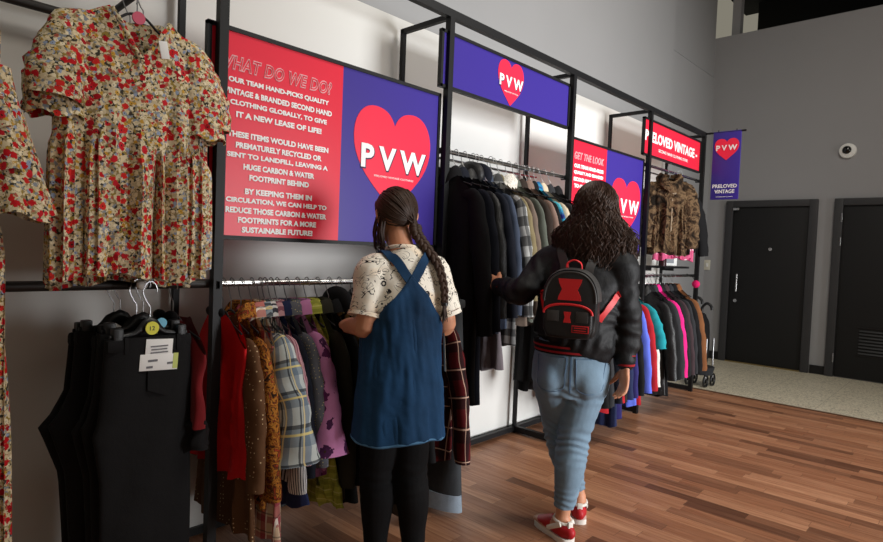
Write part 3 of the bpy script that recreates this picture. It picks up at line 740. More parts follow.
# --- first bay: lower rail garments
G1 = 'clothes on the low rail left of the short woman'
Z1 = 1.12
STR = lambda *a: plaid(*a)
mats = dict(
 maroon=cloth('maroon_velvet', (112, 18, 24), .8, .1), lace=cloth('black_lace', (18, 16, 18)), red=cloth('bright_red', (206, 26, 30), .6),
 browndot=dots('brown_dotted', (92, 62, 40), (206, 178, 140), 62, .17, .25),
 leo=blotch('rust_leopard', [(.36, (40, 26, 18)), (.43, (140, 78, 30)), (.5, (176, 116, 44)), (.56, (60, 34, 22)), (.64, (150, 60, 34))], 30, .85, 1.5, .5),
 pinkplaid=plaid('red_pink_plaid', (206, 178, 150), [('X', .06, .1, .42, (160, 28, 60), .7), ('Z', .075, .2, .36, (150, 30, 66), .6), ('X', .06, .7, .1, (240, 230, 220), .8), ('Z', .075, .75, .08, (70, 60, 60), .6)]),
 bplaid=plaid('blue_cream_plaid', (186, 192, 190), [('X', .07, .2, .42, (70, 92, 118), .6), ('Z', .085, .1, .42, (84, 104, 124), .6), ('X', .07, .72, .1, (30, 34, 44), .8), ('Z', .085, .68, .1, (30, 34, 44), .8), ('Z', .085, .85, .06, (226, 206, 130), .8), ('X', .07, .9, .08, (226, 206, 150), .8)]),
 stripe=plaid('navy_white_stripe', (210, 208, 206), [('X', .014, 0, .42, (30, 32, 48), .95), ('Y', .02, 0, .4, (30, 32, 48), .6)]),
 pinkstripe=plaid('pink_stripe_shirt', (196, 150, 158), [('X', .02, 0, .4, (120, 60, 80), .8)]),
 navy=cloth('navy_cotton', (34, 42, 76)), navyd=cloth('dark_navy', (20, 23, 34)),
 gpat=dots('grey_dotted', (96, 98, 106), (196, 186, 130), 90, .2, .6),
 pfloral=floral('orchid_floral', (196, 128, 176), [(70, 30, 70), (92, 36, 84), (120, 48, 100)], 15, .36, .6, None, .8, .7),
 ygreen=plaid('yellow_green_plaid', (176, 178, 74), [('X', .035, .1, .3, (128, 132, 50), .6), ('Z', .045, .2, .3, (130, 134, 52), .55), ('Z', .045, .7, .1, (214, 210, 130), .7)]),
 olive=cloth('dark_olive', (44, 42, 32), .75), black=cloth('black_cotton', (17, 17, 19)), black2=cloth('soft_black', (24, 23, 25), .7), tan=cloth('tan_cord', (166, 140, 92)),
 brownleg=cloth('grey_brown', (74, 66, 58)), rplaid=plaid('dark_red_plaid', (88, 20, 24), [('X', .09, .1, .4, (28, 18, 20), .8), ('Z', .1, .15, .45, (30, 18, 20), .75), ('Y', .09, .1, .4, (28, 18, 20), .6), ('X', .09, .75, .06, (206, 170, 150), .8), ('Z', .1, .8, .05, (206, 170, 150), .8)]),
 gjean=denim('grey_denim', (66, 70, 74), 1.3, .7), cuffj=denim('pale_cuff_denim', (152, 168, 184), 1.2, .8, 24))
def g1(nm, short, lb, X, L, mt, **k):
    k.setdefault('railz', Z1); k.setdefault('group', G1)
    gr = k.pop('group'); cat = k.pop('cat', nm.replace('_', ' '))
    return garment(nm, lb, cat, gr, X, L, mats[mt] if isinstance(mt, str) else mt, hl=k.pop('hl', 'coat hanger hooked over the rail, holding the '+short), **k)
def lacehem(L, w):
    def f(o, rng):
        b = g_body(rng, w, w*1.02, .11, .04, 0., .06, .012, 4); b.v = [v+V((0, 0, -L+.02)) for v in b.v]
        b.build('lace_hem', mats['lace'], o, world=False)
    return f
def bow(o, rng):
    for sx in (-1, 1): MB().ball((sx*.03, -.03, .0), (.032, .014, .02), n=10, m=8).build('bow', mats['lace'], o, world=False)
g1('dress', 'maroon dress', 'sleeveless maroon dress with black bow and lace hem, left of the rack post', 0.865, .36, 'maroon', wsh=.34, whem=.36, sl=0, collar=None, seed=21, rz=.25, Y=-.0, extras=lambda o, r: (lacehem(.36, .36)(o, r), bow(o, r)), dep=.03)
g1('dress', 'bright red dress', 'bright red dress just right of the nearest rack post', 1.062, .58, 'red', wsh=.34, whem=.52, sl=.0, collar=None, seed=22, dep=.02, rz=.03, extras=lambda o, r: bow(o, r))
g1('dress', 'brown dotted dress', 'long brown dress with small pale dots beside the bright red one', 1.095, .80, 'browndot', wsh=.33, whem=.46, sl=.45, seed=23, dep=.028, collar=None)
g1('shirt', 'rust leopard shirt', 'rust and orange animal-print long shirt beside the brown dotted dress', 1.135, .72, 'leo', wsh=.33, whem=.42, seed=24, dep=.03, sl=.5)
g1('shirt_dress', 'red and pink plaid shirt dress', 'long red, pink and cream plaid shirt dress with the lowest hem in its row', 1.178, .82, 'pinkplaid', wsh=.34, whem=.54, seed=25, dep=.03, sl=.0, cat='dress')
g1('shirt', 'blue and cream plaid shirt', 'blue and cream plaid shirt with wide half sleeve facing the room', 1.215, .47, 'bplaid', wsh=.34, whem=.44, seed=26, dep=.04, sl=.38, sr=(.078, .095), flare=.10, sry=.75)
g1('shirt', 'thin striped shirt', 'navy and white thin-striped shirt behind the blue plaid one', 1.235, .62, 'stripe', seed=27, dep=.025, sl=.5)
g1('shirt', 'pink striped shirt', 'pink striped shirt squeezed between striped and navy garments', 1.262, .5, 'pinkstripe', seed=40, dep=.02, sl=.4)
g1('dress', 'navy dress', 'plain navy blue dress hanging below the plaid shirts', 1.29, .74, 'navy', whem=.52, seed=28, dep=.028, sl=.45, smat=mats['navyd'])
g1('shirt', 'grey yellow-dotted shirt', 'grey shirt with small yellow dots left of the orchid-pink blouse', 1.335, .55, 'gpat', seed=29, dep=.03, sl=.42, sr=(.068, .055))
g1('blouse', 'orchid pink blouse', 'orchid pink blouse with dark purple flowers and wide sleeves', 1.385, .66, 'pfloral', seed=30, dep=.035, sl=.38, sr=(.07, .095), flare=.11, sry=.7)
g1('dress', 'yellow-green plaid dress', 'yellow-green plaid dress with frilled hem, beside the orchid blouse', 1.43, .78, 'ygreen', seed=31, dep=.03, sl=0, whem=.54, gather=.8)
g1('jacket', 'dark olive jacket', 'dark olive jacket right of the yellow-green dress', 1.485, .76, 'olive', seed=32, dep=.045, sl=.54)
g1('jacket', 'black jacket by the tan shirt', 'black jacket between the olive jacket and the tan shirt', 1.545, .80, 'black', seed=33, dep=.045, sl=.54, extras=lambda o, r: hood(o, mats['black']))
g1('shirt', 'tan corduroy shirt', 'tan corduroy shirt with buttons beside the bare elbow of the short woman', 1.6, .62, 'tan', seed=34, dep=.035, sl=.5, extras=lambda o, r: buttons(o, .6, M['white']))
g1('jacket', 'black hooded jacket', 'black hooded jacket hidden behind the short woman', 1.68, .72, 'black2', seed=35, dep=.045, sl=.54, extras=lambda o, r: hood(o, mats['black2']))
trousers('trousers', 'grey-brown trousers seen between the legs of the short woman', G1, 1.875, -.06, 1.04, .99, mats['brownleg'], -PI/2, .34, .03, .0, hl='clip hanger holding the grey-brown trousers', seed=12, hemw=.28, h=.07)
g1('jacket', 'long black coat by the trousers', 'long black coat just right of the grey-brown trousers, behind the short woman', 1.93, .86, 'black', seed=36, dep=.04, sl=.55)
trousers('jeans', 'dark grey jeans with pale turned-up cuffs, nearly touching the floor', G1, 2.095, -.085, 1.045, 1.01, mats['gjean'], -PI/2+.12, .32, .035, .0, hl='clip hanger holding the dark grey jeans', seed=13, hemw=.36, h=.06, cuff=mats['cuffj'])['category'] = 'jeans'
g1('shirt', 'red and black plaid shirt', 'dark red and black plaid flannel shirt beside the short woman', 2.065, .74, 'rplaid', seed=37, dep=.04, sl=.56, wsh=.42, Y=-.03)
g1('top', 'green top', 'green top mostly hidden behind the red plaid shirt', 2.14, .52, cloth('green_jersey', (22, 88, 60)), seed=38, dep=.025, sl=0, collar=None)
# --- second bay: high rail of dark jackets
G2 = 'jackets on the high rail'
Z2 = 1.79
mats.update(coat=cloth('black_wool', (15, 15, 18), .9), leather=cloth('black_leather', (20, 20, 22), .42, 0, .2, .6, .4), slate=cloth('slate_blue', (58, 66, 82)), mauve=cloth('mauve_grey', (104, 96, 100)),
 khaki=cloth('khaki', (120, 108, 80)), bw=plaid('black_white_plaid', (186, 186, 184), [('X', .07, .1, .5, (24, 24, 26), .75), ('Z', .085, .1, .5, (24, 24, 26), .75), ('Y', .07, .1, .45, (24, 24, 26), .6)]),
 brown=cloth('brown_suede', (104, 90, 80)), fleece=blotch('cream_fleece', [(.3, (186, 180, 170)), (.6, (226, 220, 210))], 60, .95, .5, .6, 90), ggreen=cloth('grey_green', (84, 88, 80)), dbrown=cloth('dark_brown', (46, 37, 32)), taupe=cloth('taupe', (122, 100, 90)),
 turq=blotch('turquoise_satin', [(.35, (30, 40, 110)), (.5, (40, 130, 170)), (.65, (90, 190, 200))], 9, .3, 1., .5, 20), cream=cloth('cream_wool', (196, 180, 156)), char=cloth('charcoal', (44, 45, 48)), camo=blotch('camouflage', [(.38, (52, 50, 36)), (.5, (110, 100, 70)), (.62, (150, 134, 100))], 16, .85, 1.))
def g2(nm, short, lb, X, L, mt, **k): return g1(nm, short, lb, X, L, mt, railz=Z2, group=G2, h=.11, **k)
g2('coat', 'long black coat by the post', 'long black wool coat next to the post, touched by the long-haired woman', 2.275, 1.17, 'coat', seed=51, dep=.05, sl=.66, wsh=.40, whem=.48)
g2('coat', 'long navy coat', 'long dark navy coat right behind the long black coat', 2.335, 1.2, 'navyd', seed=52, dep=.04, sl=.64, wsh=.42, whem=.46)
g2('jacket', 'black leather jacket', 'black leather hooded jacket third from the post on the high rail', 2.405, .78, 'leather', seed=53, dep=.05, sl=.58, wsh=.41, extras=lambda o, r: hood(o, mats['leather']))
g2('jacket', 'dark navy jacket', 'dark navy jacket fourth from the post on the high rail', 2.475, .84, 'navyd', seed=54, dep=.045, sl=.58, wsh=.41, extras=lambda o, r: hood(o, mats['navyd']))
g2('coat', 'mauve-grey long coat', 'long mauve-grey coat whose hem shows below the jackets', 2.505, 1.03, 'mauve', seed=55, dep=.04, sl=.55, whem=.5)
g2('jacket', 'slate blue jacket', 'slate blue jacket left of the black and white flannel', 2.545, .8, 'slate', seed=56, dep=.035, sl=.57, wsh=.40)
g2('shirt', 'black and white plaid flannel', 'black and white plaid flannel shirt hanging to hip height on the high rail', 2.605, .92, 'bw', seed=57, dep=.04, sl=.58, wsh=.41, Y=.01)
g2('jacket', 'khaki camouflage jacket', 'khaki jacket with camouflage collar on the high rail', 2.655, .74, 'khaki', seed=58, dep=.04, sl=.5, cmat=mats['camo'], wsh=.42)
g2('jacket', 'brown fleece-collared jacket', 'brown jacket with cream fleece collar on the high rail', 2.72, .8, 'brown', seed=59, dep=.045, sl=.58, wsh=.41, cmat=mats['fleece'], collar='fur', cuff=mats['fleece'], smat=mats['brown'])
g2('jacket', 'grey-green jacket', 'grey-green jacket right of the fleece-collared one', 2.8, .78, 'ggreen', seed=60, dep=.045, sl=.58, wsh=.41)
g2('jacket', 'dark brown jacket', 'dark brown jacket left of the taupe one', 2.87, .82, 'dbrown', seed=61, dep=.045, sl=.58, wsh=.41)
g2('jacket', 'taupe jacket', 'taupe suede jacket on the high rail', 2.94, .78, 'taupe', seed=62, dep=.045, sl=.58, wsh=.41)
g2('jacket', 'black jacket by the turquoise one', 'black jacket left of the shiny turquoise one', 2.99, .82, 'black', seed=63, dep=.04, sl=.58, wsh=.40)
g2('jacket', 'shiny turquoise jacket', 'shiny turquoise and blue jacket on the high rail', 3.035, .74, 'turq', seed=64, dep=.04, sl=.56, wsh=.40)
g2('jacket', 'cream jacket', 'cream wool jacket next to the curly hair', 3.09, .8, 'cream', seed=65, dep=.04, sl=.56, wsh=.40)
g2('jacket', 'charcoal jacket', 'charcoal jacket right of the cream one', 3.17, .82, 'char', seed=66, dep=.04, sl=.56, wsh=.43)
g2('coat', 'black coat at the far rail end', 'black coat at the far end of the high rail with dark low hem', 3.26, 1.25, 'black', seed=67, dep=.045, sl=.58, wsh=.40)

# --- third bay: low rail behind the long-haired woman
G3 = 'clothes on the low rail behind the long-haired woman'
mats.update(peri=cloth('periwinkle_blue', (92, 110, 214)), red2=cloth('brick_red', (168, 30, 40)), purplen=cloth('purple_navy', (44, 40, 96)), teal=cloth('teal', (32, 140, 150)), whitec=cloth('white_cotton', (216, 214, 208)), pink=cloth('hot_pink', (222, 38, 128)), plum=cloth('dark_plum', (62, 48, 52)), brown3=cloth('tan_brown_suede', (122, 78, 48)))
def g3(nm, short, lb, X, L, mt, **k): return g1(nm, short, lb, X, L, mt, railz=1.12, group=G3, **k)
for i, (X, mt, L, nm, sh, lb) in enumerate([
 (3.50, 'black', .62, 'jacket', 'black jacket at the near end', 'black jacket at the near end of the rail behind the long-haired woman'),
 (3.60, 'char', .66, 'jacket', 'charcoal jacket behind the jeans', 'charcoal jacket behind the pale blue jeans, second along its rail'),
 (3.70, 'navyd', .62, 'jacket', 'navy jacket behind the jeans', 'navy jacket behind the pale blue jeans, third along its rail'),
 (3.74, 'red2', .80, 'jacket', 'red jacket behind the right hip', 'red jacket showing beside the right hip of the long-haired woman'),
 (3.80, 'black2', .80, 'jacket', 'black jacket by the red one', 'black jacket right of the red one at the hip'),
 (3.88, 'navy', .93, 'dress', 'navy dress by the hand', 'long navy dress below the right hand of the long-haired woman'),
 (3.96, 'purplen', .88, 'dress', 'purple-navy dress', 'purple-navy dress just right of the long navy one'),
 (4.05, 'black', .72, 'jacket', 'black jacket behind the right sleeve', 'black jacket behind the right sleeve, left of the periwinkle shirt'),
 (4.17, 'peri', .83, 'shirt', 'periwinkle blue shirt', 'periwinkle blue long shirt in front of a rack post'),
 (4.27, 'red2', .86, 'shirt', 'brick red shirt', 'brick red shirt right behind the periwinkle one'),
 (4.355, 'teal', .42, 't_shirt', 'teal t-shirt', 'teal short-sleeved top right of the brick red shirt'),
 (4.42, 'whitec', .72, 'shirt', 'white shirt', 'white shirt edge below the teal top')]):
    kw = dict(sl=.26, sr=(.075, .07), collar=None) if nm == 't_shirt' else dict(sl=.56)
    ww = .34 if mt == 'whitec' else .43
    g3(nm, sh, lb, X, L, mt, seed=80+i, dep=.042, wsh=ww, whem=ww+.04, **kw)
G4 = 'clothes on the far low rail'
def g4(nm, short, lb, X, L, mt, **k): return g1(nm, short, lb, X, L, mt, railz=1.125, group=G4, **k)
for i, (X, mt, L, nm, sh, lb) in enumerate([
 (4.70, 'leather', .84, 'jacket', 'long black leather jacket', 'long black leather jacket right of the teal top'),
 (4.76, 'black', .86, 'coat', 'black coat by the pink top', 'black coat between the leather jacket and the pink top'),
 (4.83, 'char', .72, 'jacket', 'charcoal jacket by the pink top', 'charcoal jacket just left of the hot pink top'),
 (4.90, 'pink', .68, 'sweatshirt', 'hot pink top', 'hot pink long-sleeved top on the far low rail'),
 (4.98, 'black2', .7, 'jacket', 'black jacket after the pink top', 'black jacket just right of the hot pink top'),
 (5.06, 'plum', .66, 'jacket', 'dark plum jacket', 'dark plum jacket on the far low rail'),
 (5.15, 'char', .62, 'jacket', 'grey jacket beside the plum one', 'dark grey jacket right of the dark plum one'),
 (5.24, 'black', .72, 'jacket', 'black jacket by the brown one', 'black jacket just left of the brown suede one'),
 (5.34, 'brown3', .74, 'jacket', 'brown suede jacket', 'tan brown suede jacket at the far end of the far low rail')]):
    g4(nm, sh, lb, X, L, mt, seed=110+i, dep=.042, wsh=.40, whem=.48, sl=.55)
# far bay, upper rail
FUR = blotch('brown_fur', [(.36, (24, 18, 13)), (.46, (66, 50, 36)), (.54, (112, 90, 66)), (.62, (44, 32, 24))], 11, .95, 1.2, .9, 55)
def zipper(o, r):
    MB().box((0.02, -.062, -.3), (.035, .012, .42), None, .004).build('front_opening', cloth('pale_lining', (150, 132, 110)), o, world=False)
def furry(o, r): zipper(o, r)
fc = garment('fur_coat', 'shaggy mottled brown fur coat hanging under the red header sign', 'coat', None, 4.83, .62, FUR, -.05, .31, .37, .07, .46, (.078, .065), 'fur', None, .07, -.1, 2.035, 140, 'coat hanger holding the shaggy brown fur coat', 'wire', .016, 4., -PI/4, .1, furry, flare=.03, sry=.8)
rngf = random.Random(77)
for ch in list(fc.children):
    if ch.name.startswith(('body', 'sleeve', 'collar')):
        displace(ch.data, lambda c, n: .007*noise.noise(c*60)+.008*noise.noise(c*23))
garment('jacket', 'black jacket hanging right of the fur coat, next to the end post', 'jacket', None, 5.24, .60, mats['black'], .30, .32, .36, .04, .46, Y=-.02, railz=2.035, seed=141, hl='coat hanger holding the black jacket beside the fur coat', base=-PI/3)
garment('top', 'pink patterned top showing below the fur coat', 'top', None, 5.22, .66, floral('pink_print', (206, 90, 130), [(230, 190, 200), (150, 40, 80)], 30, .4, .6), .2, .34, .36, .03, .0, (.06, .04), None, Y=.0, railz=2.035, seed=142, hl='coat hanger holding the pink patterned top', base=-PI/3)
# small things beyond
MB()
bx = empty('display_box', (5.62, .2, 1.2)); tag(bx, 'small white box with grey square picture, standing on a dark shelf below the fur coat', 'box')
MB().box((5.62, .2, 1.275), (.16, .06, .13), Matrix.Rotation(-.6, 3, 'Z'), .004).build('box_body', M['white'], bx)
MB().box((5.62-.026, .2-.026, 1.275), (.09, .012, .08), Matrix.Rotation(-.6, 3, 'Z')).build('picture', plain('grey_picture', (120, 124, 130), .5), bx)
sh = empty('small_shelf', (5.55, .2, 1.18)); tag(sh, 'short dark shelf between two posts, carrying a small white box', 'shelf')
MB().box((5.52, .2, 1.198), (.58, .27, .018)).build('shelf_board', M['frame'], sh)
for x in (5.26, 5.78): MB().box((x, .27, 1.175), (.02, .13, .03)).build('bracket', M['frame'], sh)
bt = empty('bottle', (5.45, .2, 1.207)); tag(bt, 'dark bottle-shaped container left of the small white box on the shelf', 'container')
MB().tube([(5.45, .18, 1.207), (5.45, .18, 1.30), (5.45, .18, 1.32), (5.45, .18, 1.36)], [.035, .035, .018, .016], 16).build('bottle_body', plain('dark_container', (54, 20, 24), .4), bt)
MB().tube([(5.45, .18, 1.36), (5.45, .18, 1.38)], .019, 14).build('cap', M['blackplastic'], bt)
cp = MB()
cp.ball((5.66, -.06, 1.05), (.032, .036, .036), n=18, m=12)
ko = cp.build('beanie_hat', cloth('pink_wool', (206, 26, 96)), off=(5.66, -.06, 1.05)); ko.location = (5.66, -.06, 1.05); tag(ko, 'small round hot pink knitted hat hooked at the far rail end', 'hat')
ob = MB().tube([(5.66, -.06, 1.08), (5.66, -.02, 1.12), (5.66, .03, 1.142)], .003, 6).build('loop', M['blackplastic'], ko)
# folded pushchair
pc = empty('folded_pushchair', (6.21, .05, 0)); tag(pc, 'folded black pushchair with curved handles standing beyond the end of the rack', 'pushchair')
for i, (dx, dy, zz) in enumerate([(0, .0, .86), (.11, -.06, .80)]):
    x, y = 6.16+dx, .15+dy
    MB().tube([(x, y, .1), (x+.01, y, .5), (x+.02, y, zz-.06), (x+.02, y-.01, zz), (x+.02, y-.05, zz+.035), (x+.02, y-.09, zz+.01), (x+.02, y-.1, zz-.03)], .014, 10, sub=4).build('handle_bar', M['blackplastic'], pc)
for i, (dx, dy) in enumerate([(0, 0), (.14, -.02), (.02, -.17), (.16, -.19)]):
    c = V((6.14+dx, .14+dy, .06))
    t = [c+V((.058*cos(a), .0, .058*sin(a))) for a in [2*PI*k/20 for k in range(21)]]
    w = MB().tube(t, .012, 8); w.tube([c+V((0, -.012, 0)), c+V((0, .012, 0))], .022, 12).build('wheel', M['blackplastic'], pc)
    MB().tube([c, c+V((.0, .01, .22)), c+V((.03, .02, .42))], .009, 8).build('strut', M['wire'], pc)
MB().tube([(6.23, .06, .2), (6.23, .06, .36), (6.23, .06, .62), (6.23, .06, .70)], [(.09, .06), (.1, .08), (.09, .07), (.05, .04)], 18, sub=3, rnd=True).build('seat_fabric', mats['black'], pc)
MB().tube([(6.21, .03, .12), (6.21, .03, .2)], [(.1, .1), (.12, .12)], 14).build('basket', mats['char'], pc)
# light switch on far wall
lsw = empty('light_switch', (XF, .66, 1.211)); tag(lsw, 'small cream light switch on the far wall beyond the rack end', 'switch')
MB().box((XF-.006, .655, 1.215), (.012, .075, .13), None, .003).build('plate', plain('cream_plate', (206, 202, 186), .5), lsw)
MB().box((XF-.014, .655, 1.215), (.01, .03, .05), None, .002).build('rocker', M['white'], lsw)

# ---------------------------------------------------------------- people
def hand_into(mb, wrist, d, palm_n, thumb_dir, size=.175, curl=.5, spread=.1):
    """adult hand: d = direction of the fingers, palm_n = direction the palm faces, thumb_dir = side of the thumb"""
    d = V(d).normalized(); n = V(palm_n); n = (n-d*n.dot(d)).normalized(); t = d.cross(n)
    if t.dot(V(thumb_dir)) < 0: t = -t
    w = V(wrist); s = size/.175
    pl = .085*s
    mb.tube([w-d*.02, w+d*.015*s, w+d*pl*.55, w+d*pl], [(.026*s, .02*s), (.03*s, .018*s), (.038*s, .016*s), (.036*s, .013*s)], 16, ref=t, sub=3, rnd=True)
    for k, (o, ln) in enumerate([(.027, .066), (.009, .074), (-.009, .068), (-.026, .054)]):
        ln *= s; b = w+d*(pl*.86)+t*o*s; dd = (d+t*(o*spread/.027)).normalized(); pts = [b]; a = 0.
        for j, f in enumerate((.45, .32, .26)):
            a += curl*(.55 if j == 0 else .8)
            pts.append(pts[-1]+(dd*cos(a)+n*sin(a))*ln*f)
        mb.tube(pts, [.0098*s, .0092*s, .0084*s, .007*s], 10, sub=3, rnd=True)
    b = w+d*.02*s+t*.024*s; dt = (d*.6+t*.75+n*.3).normalized(); de = (d*.85+t*.35+n*.4).normalized()
    mb.tube([b, b+dt*.03*s, b+dt*.03*s+de*.028*s, b+dt*.03*s+(de+n*.3)*.05*s], [.0145*s, .0125*s, .0105*s, .008*s], 10, sub=3, rnd=True)
def head_into(mb, c, f, up, s=1.):
    """skull, jaw, nose, lips, brow, ears; f = facing, up"""
    f = V(f).normalized(); up = V(up); up = (up-f*up.dot(f)).normalized(); r = f.cross(up)
    Mx = Matrix((r, f, up)).transposed()
    P = lambda x, y, z: V(c)+Mx @ V((x*s, y*s, z*s))
    mb.ball(P(0, -.012, .03), (.074*s, .09*s, .085*s), Mx, 24, 16)
    mb.tube([P(0, .012, .04), P(0, .022, -.01), P(0, .03, -.06), P(0, .045, -.098)], [(.068*s, .07*s), (.064*s, .066*s), (.053*s, .054*s), (.026*s, .026*s)], 20, ref=r, sub=4, rnd=True)
    mb.tube([P(0, .084, .025), P(0, .096, .005), P(0, .105, -.016), P(0, .098, -.024)], [.0065*s, .008*s, .0105*s, .008*s], 10, sub=3, rnd=True)
    for sx in (-1, 1):
        mb.ball(P(sx*.011, .096, -.022), .008*s, None, 8, 6)
        mb.tube([P(sx*.012, .08, .036), P(sx*.034, .074, .041), P(sx*.055, .056, .033)], .008*s, 8, sub=3, rnd=True)
        mb.ball(P(sx*.042, .056, -.014), (.02*s, .016*s, .018*s), Mx, 10, 8)
        mb.tube([P(sx*.074, -.008, .028), P(sx*.085, -.018, .022), P(sx*.083, -.018, .002), P(sx*.075, -.006, -.018)], [(.006*s, .012*s), (.007*s, .019*s), (.007*s, .016*s), (.006*s, .008*s)], 10, ref=r, sub=3, rnd=True)
    mb.tube([P(-.022, .083, -.046), P(0, .092, -.043), P(.022, .083, -.046)], [.004*s, .0065*s, .004*s], 8, sub=4, rnd=True)
    mb.tube([P(-.02, .082, -.056), P(0, .09, -.057), P(.02, .082, -.056)], [.004*s, .0075*s, .004*s], 8, sub=4, rnd=True)
    return P, Mx
def eyes(P, Mx, parent, hair, s=1.):
    for sx in (-1, 1):
        e = MB().ball(P(sx*.0305, .0665, .012), .0125*s, None, 14, 10).build('eye', M['eye'], parent)
        MB().ball(P(sx*.0305, .0765, .012), (.0052*s, .0052*s, .0052*s), None, 10, 8).build('iris', M['iris'], e, label='dark iris')
        for dz, rr_ in ((.0085, .0048), (-.008, .0036)):
            MB().tube([P(sx*.0165, .072, .012), P(sx*.024, .0765, .012+dz), P(sx*.036, .0755, .012+dz), P(sx*.0445, .067, .0125)], [rr_*.5, rr_, rr_, rr_*.5], 8, sub=3, rnd=True).build('eyelid', M['skin'], parent)
        MB().tube([P(sx*.014, .0905, .036), P(sx*.03, .0875, .0425), P(sx*.05, .068, .037)], [(.003, .0045), (.003, .0045), (.002, .002)], 8, sub=4, rnd=True).build('eyebrow', hair, parent, label='dark eyebrow')
    MB().tube([P(-.021, .0835, -.05), P(-.008, .0945, -.0465), P(0, .0955, -.0475), P(.008, .0945, -.0465), P(.021, .0835, -.05)], [.002, .0045, .004, .0045, .002], 8, sub=3, rnd=True).build('upper_lip', M['lip'], parent, label='pink upper lip')
    MB().tube([P(-.02, .083, -.0515), P(0, .0945, -.0555), P(.02, .083, -.0515)], [.002, .0055, .002], 8, sub=5, rnd=True).build('lower_lip', M['lip'], parent, label='pink lower lip')
def perp(d, ref):
    d = V(d).normalized(); r = V(ref); return (r-d*r.dot(d)).normalized()

# ======== long-haired woman in bomber jacket and jeans
W2 = V((2.43, -.71, 0))
f2 = V((.94, .342, 0)); r2 = V((.342, -.94, 0))       # chest heading
fh = V((.87, .49, 0)); rh = V((.49, -.87, 0))           # hip heading
J = {k: V(v) for k, v in dict(pelvis=(2.381, -.692, .80), waist=(2.392, -.698, .93), chest=(2.413, -.709, 1.12), sh=(2.415, -.705, 1.235), neck=(2.444, -.733, 1.315), head=(2.475, -.728, 1.468),
  ls=(2.362, -.555, 1.237), le=(2.223, -0.506, 1.1), lw=(2.282, -0.334, 1.114), rs=(2.472, -.858, 1.244), re=(2.485, -.905, 1.0), rw=(2.468, -.912, .80),
  rhip=(2.423, -.756, .75), rknee=(2.372, -.727, .44), rank=(2.315, -.722, .10), lhip=(2.338, -.63, .74), lknee=(2.455, -.605, .40), lank=(2.545, -.672, .115)).items()}
b = MB()
b.tube([J['pelvis']-V((0, 0, .09)), J['pelvis'], J['waist'], J['chest'], J['sh'], J['sh']+V((.012, -.012, .05))], [(.12, .09), (.155, .115), (.125, .095), (.145, .105), (.14, .08), (.07, .06)], 24, ref=r2, sub=4, rnd=True)
b.tube([J['sh']+V((.0, -.01, .02)), J['neck'], J['neck'].lerp(J['head'], .45)], [.056, .05, .05], 16, sub=3, rnd=True)
P2, MX2 = head_into(b, J['head'], (.92, .36, -.12), (0.02, 0, 1), 1.0)
for s_, e_, w_ in (('ls', 'le', 'lw'), ('rs', 're', 'rw')):
    b.tube([J['sh'].lerp(J[s_], .5), J[s_], J[s_].lerp(J[e_], .5), J[e_], J[e_].lerp(J[w_], .4), J[w_]], [.05, .05, .045, .038, .036, .026], 16, sub=4, rnd=True)
dl = (J['lw']-J['le']).normalized()
hand_into(b, J['lw'], (.12, .93, .30), (.8, .1, -.3), (-.2, .1, .9), .165, .6)
hand_into(b, J['rw']-V((.005, 0, .012)), (-.1, -.05, -1), (-.7, .5, 0), (.5, .7, 0), .17, .42, .14)
def leg(mb, hip, knee, ank, toe, th=(.085, .058, .052, .034)):
    calf = knee.lerp(ank, .35)
    bk = V((-.012, -.006, 0))
    mb.tube([hip+V((0, 0, .05)), hip, hip.lerp(knee, .5), knee, calf+bk*.6, knee.lerp(ank, .75), ank], [th[0], th[0], lerp(th[0], th[1], .55), th[1], th[2]*1.08, th[3]*1.1, th[3]], 18, sub=4, rnd=True)
    mb.tube([ank, ank+V((0, 0, -.03))+toe*.0, ank+toe*.06+V((0, 0, -(ank.z-.045))), ank+toe*.12+V((0, 0, -(ank.z-.032))), ank+toe*.17+V((0, 0, -(ank.z-.026)))], [.034, .038, (.04, .034), (.043, .025), (.034, .016)], 16, ref=toe.cross(V((0, 0, 1))), sub=3, rnd=True)
    mb.ball(V((ank.x, ank.y, .05))-toe*.012, (.034, .034, .042), None, 14, 10)
toeR = V((.35, .93, 0)).normalized(); toeL = V((.8, .6, 0)).normalized()
leg(b, J['rhip'], J['rknee'], J['rank'], toeR, (.085, .058, .056, .033)); leg(b, J['lhip'], J['lknee'], J['lank'], toeL, (.085, .058, .056, .033))
me = fuse(b, .0052, 2); shift(me, W2)
w2 = link('person', me, M['skin']); w2.location = W2; tag(w2, 'long-haired woman in a black bomber jacket and light jeans, reaching to the rail', 'person')
eyes(P2, MX2, w2, M['hair_dark'])
# jeans
b = MB()
hipc = J['pelvis']-V((0, 0, .03))
b.tube([hipc+V((.004, 0, .12)), hipc+V((0, 0, .06)), hipc-V((0, 0, .01)), hipc-V((0, 0, .075)), hipc-V((0, 0, .13))], [(.152, .112), (.168, .126), (.176, .138), (.166, .13), (.12, .10)], 28, ref=rh, sub=4, rnd=False)
for s_ in (-1, 1):  # seat
    b.ball(hipc-V((0, 0, .045))+rh*.078*s_-fh*.062, (.082, .072, .09), None, 18, 12)
for h, k, a in (('rhip', 'rknee', 'rank'), ('lhip', 'lknee', 'lank')):
    H, K, A = J[h], J[k], J[a]; A2 = A.lerp(K, .12)
    b.tube([H+V((0, 0, .04)), H-V((0, 0, .03)), H.lerp(K, .5), K+V((0, 0, .02)), K.lerp(A, .3)+V((-.014, -.008, 0)), K.lerp(A, .62)+V((-.006, -.004, 0)), A2], [.094, .1, .085, .073, .070, .056, .043], 22, sub=5)
me = fuse(b, .006, 4)
